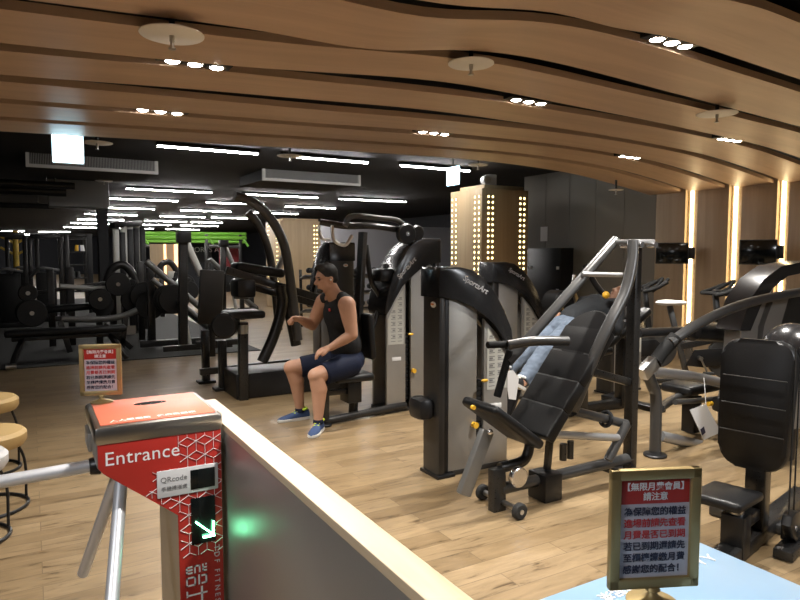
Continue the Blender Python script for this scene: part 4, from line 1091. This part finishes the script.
for k, (px, d) in enumerate(((45, 16.5), (8, 15.5), (22, 17.5))):
    a = QY(px, 246, d)
    t = thing('cable_machine', ['dark cable machine with mesh cover left of the power rack', 'dark cable machine at the very left edge', 'dark low cable machine between pillar and rack'][k], 'gym machine', (a.x, d, 0))
    MB().span((a.x-.35, d-.2, 0), (a.x+.35, d+.3, .1), .01).build('base', 'black_metal', t)
    for s in (-.3, .3): MB().bar((a.x+s, d, .05), (a.x+s, d, 1.9), .09, .09).build('upright', 'dark_tube', t)
    MB().bar((a.x-.3, d, 1.9), (a.x+.3, d, 1.9), .09, .09).build('top_beam', 'dark_tube', t)
    MB().span((a.x-.2, d-.05, .1), (a.x+.2, d+.05, 1.1), .01).build('stack', 'plate_iron', t)
    MB().tube([(a.x-.3, d-.1, 1.0), (a.x-.1, d-.4, 1.2), (a.x+.25, d-.4, 1.15)], .03, 8).build('handle', 'silver_tube', t)
# shelves and machines behind the seated person
t = thing('dumbbell_rack', 'metal dumbbell rack along the grey wall behind the seated person', 'rack', (7, 11.5, 0))
for k, z in enumerate((.35, .7, 1.05)):
    MB().box((6.1, 12.3, z), (2.6, .35, .04), Matrix.Rotation(R(-12), 3, 'X'), .005).build('shelf', 'gunmetal', t)
for x in (4.85, 6.1, 7.35): MB().bar((x, 12.50, .01), (x, 12.53, 1.2), .05, .05).build('upright', 'dark_tube', t)
db0 = None
for z in (.37, .72, 1.07):
    for q in range(9):
        x = 4.98+q*.28
        if db0 is None:
            db0 = thing('dumbbell', '', 'dumbbell', (0, 0, 0), 'dumbbells on the metal rack')
            MB().cyl((0, -.06, 0), (0, .06, 0), .016, seg=10).build('handle', 'chrome', db0)
            for s in (-1, 1): MB().cyl((0, s*.05, 0), (0, s*.13, 0), .06, None, 12, .01).build('head', 'rubber', db0)
            d = db0
        else: d = copy_tree(db0)
        d['label'] = 'black dumbbell with chrome handle on the metal rack behind the seated person'
        d.location = (x, 12.28, z+.112)

for o in [x for x in SC.objects if x.parent is None and x.name.split('.')[0] in ('cable_station', 'leg_press', 'pulley_rack', 'flat_bench', 'bench_press', 'chest_press', 'cable_machine', 'power_rack', 'yellow_tree_rack')]: o.location.z += .0125
# ------------------------------------------------------------------ people
def hand(mb, w, d, up, fist=True, s=1.0, side=1):
    """hand from wrist w pointing along d; up = back of the hand direction"""
    d = V(d).normalized(); up = V(up); up = (up-d*up.dot(d)).normalized(); sd = d.cross(up)*side
    mb.cap(w, w+d*.035*s, .026*s, .028*s, 10)
    kn = w+d*.075*s
    for k in range(4):
        o = (k-1.5)*.019*s
        b = kn+sd*o
        mb.cap(w+d*.03*s+sd*o*.8, b, .0135*s, .0115*s, 8)
        Ln = (.036, .042, .039, .03)[k]*s
        if fist:
            j1 = b+d*Ln*.75-up*Ln*.55; j2 = j1-up*Ln*.72-d*Ln*.3; j3 = j2-d*Ln*.6+up*Ln*.1
        else:
            j1 = b+d*Ln*.92-up*Ln*.35; j2 = j1+d*Ln*.5-up*Ln*.5; j3 = j2+d*Ln*.2-up*Ln*.5
        mb.cap(b, j1, .0105*s, .0098*s, 8); mb.cap(j1, j2, .0098*s, .009*s, 8); mb.cap(j2, j3, .009*s, .008*s, 8)
    tb = w+d*.03*s-sd*.028*s; t1 = tb+d*.03*s-sd*.018*s-up*.012*s; t2 = t1+d*.026*s+sd*.006*s-up*.012*s
    mb.cap(w+d*.012*s-sd*.012*s, tb, .014*s, .0135*s, 8); mb.cap(tb, t1, .0125*s, .011*s, 8); mb.cap(t1, t2, .011*s, .009*s, 8)
def head(mb, c, f, up, s=1.0):
    """head centre c, facing f"""
    f = V(f).normalized(); up = V(up); up = (up-f*up.dot(f)).normalized(); sd = up.cross(f)
    Rm = Matrix((f, sd, up)).transposed(); c = V(c)
    P = lambda x, y, z: c+(f*x+sd*y+up*z)*s
    mb.ball(P(-.008, 0, .022), (.100*s, .078*s, .098*s), Rm)
    mb.ball(P(.022, 0, -.045), (.070*s, .067*s, .074*s), Rm); mb.ball(P(.0, 0, -.06), (.06*s, .069*s, .05*s), Rm)
    mb.ball(P(.058, 0, -.088), (.03*s, .034*s, .026*s), Rm)
    mb.ball(P(.075, 0, .025), (.02*s, .058*s, .016*s), Rm)
    mb.cap(P(.086, 0, .008), P(.108, 0, -.026), .010*s, .0155*s, 10)
    for y in (-.012, .012): mb.ball(P(.094, y, -.031), .010*s, None, 10, 8)
    mb.ball(P(.082, 0, -.056), (.014*s, .025*s, .007*s), Rm); mb.ball(P(.080, 0, -.068), (.013*s, .022*s, .007*s), Rm)
    for y in (-.042, .042): mb.ball(P(.052, y, -.02), (.03*s, .026*s, .028*s), Rm)
    for y in (-1, 1):
        mb.ball(P(-.008, y*.077, -.008), (.019*s, .011*s, .033*s), Rm)
    return P, Rm
def shoe(o, hd, mats, parent, L=.285, lace='lime', up=V((0, 0, 1))):
    """shoe with heel at o heading hd"""
    hd = V(hd).normalized(); up = (V(up)-hd*V(up).dot(hd)).normalized(); sd = up.cross(hd); o = V(o)
    prof = [(0, .028, .085), (.05, .035, .10), (.12, .036, .098), (.2, .038, .09), (.32, .038, .088), (.45, .039, .078), (.58, .043, .066), (.72, .046, .053), (.86, .04, .044), (.95, .026, .034), (1, .010, .026)]
    ou = [(t*L, w) for t, w, h in prof]+[(t*L, -w) for t, w, h in reversed(prof)]
    MB().prism([(x, y*1.06) for x, y in ou], o, hd, sd, .026, .004).build('sole', mats[1], parent)
    mb = MB(); rings = []
    for t, w, h in prof:
        rings.append([mb.bm.verts.new(o+hd*(t*L)+sd*(w*math.cos(a))+up*(.02+(h-.02)*max(0, math.sin(a))**.75)) for a in [math.pi*k/10 for k in range(11)]])
    for A, B in zip(rings, rings[1:]):
        for k in range(10): mb.bm.faces.new((A[k], A[k+1], B[k+1], B[k]))
        mb.bm.faces.new((A[10], A[0], B[0], B[10]))
    mb.bm.faces.new(rings[0]); mb.bm.faces.new(rings[-1][::-1])
    mb.build('shoe_upper', mats[0], parent, 60)
    lc = MB()
    for k in range(4):
        t = .30+k*.085; h = .097-.0115*k-(.006 if k > 2 else 0)
        lc.bar(o+hd*(t*L)+sd*.024+up*(h-.006), o+hd*((t+.03)*L)-sd*.024+up*(h-.006), .016, .009, (0, 0, 1), .002)
    lc.torus(o+hd*(.19*L)+up*.097, .036, .012, up, 20, 8)
    lc.build('laces', lace, parent)

# --- the seated person in black vest and navy shorts
m = thing('person', 'person in black sleeveless top and navy shorts sitting on the machine, one fist raised', 'person', (2.5, 5.22, 0))
LH, RH = V((2.44, 5.12, .53)), V((2.44, 5.33, .53))
LK, RK = V((2.07, 5.02, .475)), V((2.01, 5.45, .485))
LA, RA = V((2.075, 4.985, .10)), V((2.09, 5.45, .10))
PEL, WAI, CHE, NEC = V((2.47, 5.225, .555)), V((2.445, 5.225, .73)), V((2.395, 5.225, .965)), V((2.345, 5.225, 1.14))
LS, RS = V((2.365, 5.02, 1.07)), V((2.325, 5.43, 1.07))
LE, RE = V((2.385, 4.955, .815)), V((2.25, 5.53, .85))
LW, RW = V((2.215, 5.03, .705)), V((2.085, 5.42, .925))
HC = V((2.262, 5.225, 1.288)); HF = V((-1, -.08, -.1))
mb = MB()
tw = Matrix.Rotation(R(-6), 3, 'Y')
mb.ball(PEL, (.125, .17, .11)); mb.ball(WAI, (.105, .145, .14)); mb.ball(CHE, (.118, .175, .17), tw); mb.ball(CHE+V((.02, 0, .10)), (.09, .185, .08), tw)
mb.cap(WAI, CHE, .11, .115); mb.cap(NEC+V((.02, 0, -.05)), HC+V((.025, 0, -.05)), .075, .066)
for S in (LS, RS): mb.cap(NEC+V((.03, (S.y-NEC.y)*.25, -.01)), S+V((.01, -(S.y-NEC.y)*.2, .02)), .055, .055)
for S, E, W_ in ((LS, LE, LW), (RS, RE, RW)):
    mb.cap(CHE+V((0, 0, .09))*1+V((0, (S.y-CHE.y)*.5, 0)), S, .07, .072); mb.cap(S, S+(E-S)*.45, .078, .068); mb.cap(S+(E-S)*.45, E, .068, .05)
    mb.cap(E, E+(W_-E)*.35, .047, .049); mb.cap(E+(W_-E)*.35, W_, .049, .031)
hand(mb, LW, V((-1, .25, -.28)), V((-.2, -.3, .95)), False, 1.05, 1)
hand(mb, RW, V((-1, -.1, .12)), V((0, .5, .86)), True, 1.05, -1)
for H_, K, A in ((LH, LK, LA), (RH, RK, RA)):
    mb.cap(H_, K, .098, .068); mb.ball(K, .067); 
    d = A-K; mb.cap(K, K+d*.32+V((.025, 0, 0)), .062, .07); mb.cap(K+d*.32+V((.025, 0, 0)), A, .068, .039)
    mb.cap(A, A+V((-.03, 0, -.055)), .036, .026)
P, HR = head(mb, HC, HF, V((-.1, 0, 1)))
body = link('body', voxel(mb, 'body', .0065, 4), 'skin', m)
# hair: cap over crown and back, short sides
hb = MB(); hb.ball(P(-.014, 0, .05), (.104, .084, .094), HR); hb.ball(P(-.045, 0, .005), (.068, .078, .07), HR); hb.ball(P(.03, 0, .10), (.068, .068, .04), HR)
hm = voxel(hb, 'hair', .007, 4)
bmh = bmesh.new(); bmh.from_mesh(hm)
f_, s_, u_ = HR.col[0], HR.col[1], HR.col[2]
bmesh.ops.bisect_plane(bmh, geom=bmh.verts[:]+bmh.edges[:]+bmh.faces[:], plane_co=P(.062, 0, .055), plane_no=(f_*.8-u_*.6), clear_outer=True)
bmh.to_mesh(hm); bmh.free(); link('hair', hm, 'hair', m)
ey = MB()
for y in (-.032, .032): ey.ball(P(.082, y, .004), (.010, .013, .007), HR)
ey.build('eyes', 'hair', m)
ebw = MB()
for y in (-.034, .034): ebw.ball(P(.088, y, .026), (.010, .022, .005), HR)
ebw.build('eyebrows', 'hair', m)
bd = MB(); bd.ball(P(.070, 0, -.094), (.028, .036, .022), HR); bd.build('goatee', 'hair', m)
MB().ball(P(.002, 1 and -.088, -.004) if (P(0, -1, 0)-HC).y < 0 else P(.002, .088, -.004), .009, None, 10, 8).build('earbud', 'letter_white', m)
# vest
vb = MB()
vb.ball(WAI+V((0, 0, -.04)), (.14, .185, .16)); vb.ball(CHE, (.14, .212, .18), tw); vb.cap(WAI, CHE, .138, .138)
vb.ball(CHE+V((.012, 0, .09)), (.115, .20, .085), tw)
for S in (LS, RS): vb.cap(NEC+V((.035, (S.y-NEC.y)*.42, -.02)), S+V((.008, -(S.y-NEC.y)*.10, .016)), .060, .070)
for S in (LS, RS): vb.cap(CHE+V((.0, (S.y-CHE.y)*.62, .09)), S+V((.005, -(S.y-CHE.y)*.2, .018)), .07, .058)
link('vest', voxel(vb, 'vest', .009, 5), 'shirt', m)
c = CHE+V((-.128, -.06, .055)); MB().box(c, (.016, .09, .022), Matrix.Rotation(R(-25), 3, 'Z') @ Matrix.Rotation(R(-14), 3, 'Y'), .002).build('chest_print', 'print_red', m)
# shorts
sb = MB(); sb.ball(PEL, (.145, .19, .125)); sb.ball(PEL+V((-.02, 0, .05)), (.13, .175, .1))
for H_, K in ((LH, LK), (RH, RK)):
    e = H_+(K-H_)*.80
    sb.ball(H_, .112); sb.cyl(H_, e+V((0, 0, -.008)), .112, .098, 24); sb.cap(H_, H_+(K-H_)*.5, .11, .1)
link('shorts', voxel(sb, 'shorts', .009, 4), 'shorts', m)
for A, hd in ((LA, V((-.62, -.78, 0))), (RA, V((-1, -.05, 0)))):
    o = V((A.x, A.y, .001))-hd.normalized()*.085
    shoe(o, hd, ('shoe_blue', 'shoe_white'), m, .30)
    sk = MB().cyl((A.x, A.y, .07), (A.x, A.y, .108), .045, .043, 20, .005).build('sock', 'shorts', m)

# --- the person in jeans lying back behind the incline bench
m = thing('person', 'person in faded jeans and dark jacket lying back on a machine behind the incline bench', 'person', (4.3, 4.3, 0))
H1, H2 = QY(569, 333, 4.18), QY(566, 326, 4.42)
K1, K2 = QY(547, 350, 4.05), QY(536, 345, 4.36)
A1, A2 = QY(521, 384, 3.98), QY(506, 373, 4.32)
hc = (H1+H2)/2
ch = hc+V((.36, .0, .15)); nk = hc+V((.54, -.02, .22)); hd = hc+V((.66, -.03, .285))
mb = MB()
mb.ball(hc, (.14, .175, .13)); mb.cap(hc, ch, .125, .14); mb.ball(ch, (.15, .19, .15)); mb.cap(ch, nk, .1, .06); mb.cap(nk, hd, .058, .056)
for H_, K, A in ((H1, K1, A1), (H2, K2, A2)):
    mb.cap(H_, K, .092, .066); mb.cap(K, K+(A-K)*.4, .062, .058); mb.cap(K+(A-K)*.4, A, .058, .04)
for s in (-1, 1):
    S = ch+V((.06, s*.2, .06)); E = ch+V((-.06, s*.3, -.14)); W_ = E+V((-.2, -s*.08, .10))
    mb.cap(ch+V((.03, s*.1, .05)), S, .07, .062); mb.cap(S, E, .06, .045); mb.cap(E, W_, .045, .03); hand(mb, W_, V((-1, -s*.2, .3)), V((.2, 0, 1)), True, 1.0, s)
P, HR = head(mb, hd, V((-.6, .15, .8)), V((.85, 0, .5)))
link('body', voxel(mb, 'body', .008, 4), 'skin', m)
hb = MB(); hb.ball(P(-.02, 0, .045), (.098, .085, .09), HR); hb.ball(P(-.05, 0, 0), (.068, .08, .075), HR)
link('hair', voxel(hb, 'hair', .009, 3), 'hair', m)
jb = MB(); jb.ball(hc, (.158, .19, .142))
for H_, K, A in ((H1, K1, A1), (H2, K2, A2)):
    jb.cap(H_, K, .107, .08); jb.cap(K, K+(A-K)*.45, .08, .074); jb.cyl(K+(A-K)*.45, A-(A-K)*.06, .074, .062, 20)
jm = voxel(jb, 'jeans', .009, 3)
for v in jm.vertices:      # creases
    n = noise.noise(V(v.co)*14)+.6*noise.noise(V(v.co)*31)
    v.co += v.normal*n*.008
link('jeans', jm, 'jeans', m)
kb = MB(); kb.cap(hc+V((.09, 0, .08)), ch, .145, .158); kb.ball(ch, (.165, .205, .165)); kb.cap(ch, ch+(nk-ch)*.6, .12, .09)
for s in (-1, 1):
    S = ch+V((.06, s*.2, .06)); E = ch+V((-.06, s*.3, -.14)); W_ = E+V((-.2, -s*.08, .10))
    kb.cap(ch+V((.03, s*.1, .05)), S, .085, .078); kb.cap(S, E, .076, .06); kb.cap(E, E+(W_-E)*.8, .06, .05)
link('jacket', voxel(kb, 'jacket', .009, 4), 'jacket', m)
for A, K in ((A1, K1), (A2, K2)):
    d = (A-K).normalized(); up_ = V((d.z, 0, -d.x)); up_ = up_ if up_.x < 0 else -up_
    hdn = (V((-.45, -.1, .55))+d*.35).normalized()
    shoe(A+d*.05-hdn*.07, hdn, ('shoe_black', 'shoe_white'), m, .27, 'shoe_white', up=-d)

# ------------------------------------------------------------------ world and colour management
w = bpy.data.worlds.new('world'); SC.world = w; w.use_nodes = True
w.node_tree.nodes['Background'].inputs['Color'].default_value = (.03, .032, .036, 1)
w.node_tree.nodes['Background'].inputs['Strength'].default_value = 1
SC.view_settings.view_transform = 'Standard'; SC.view_settings.look = 'None'; SC.view_settings.gamma = 1
SC.view_settings.use_curve_mapping = False
SC.view_settings.exposure = 0.25
SC.cycles.sample_clamp_indirect = 4
SC.cycles.max_bounces = 8
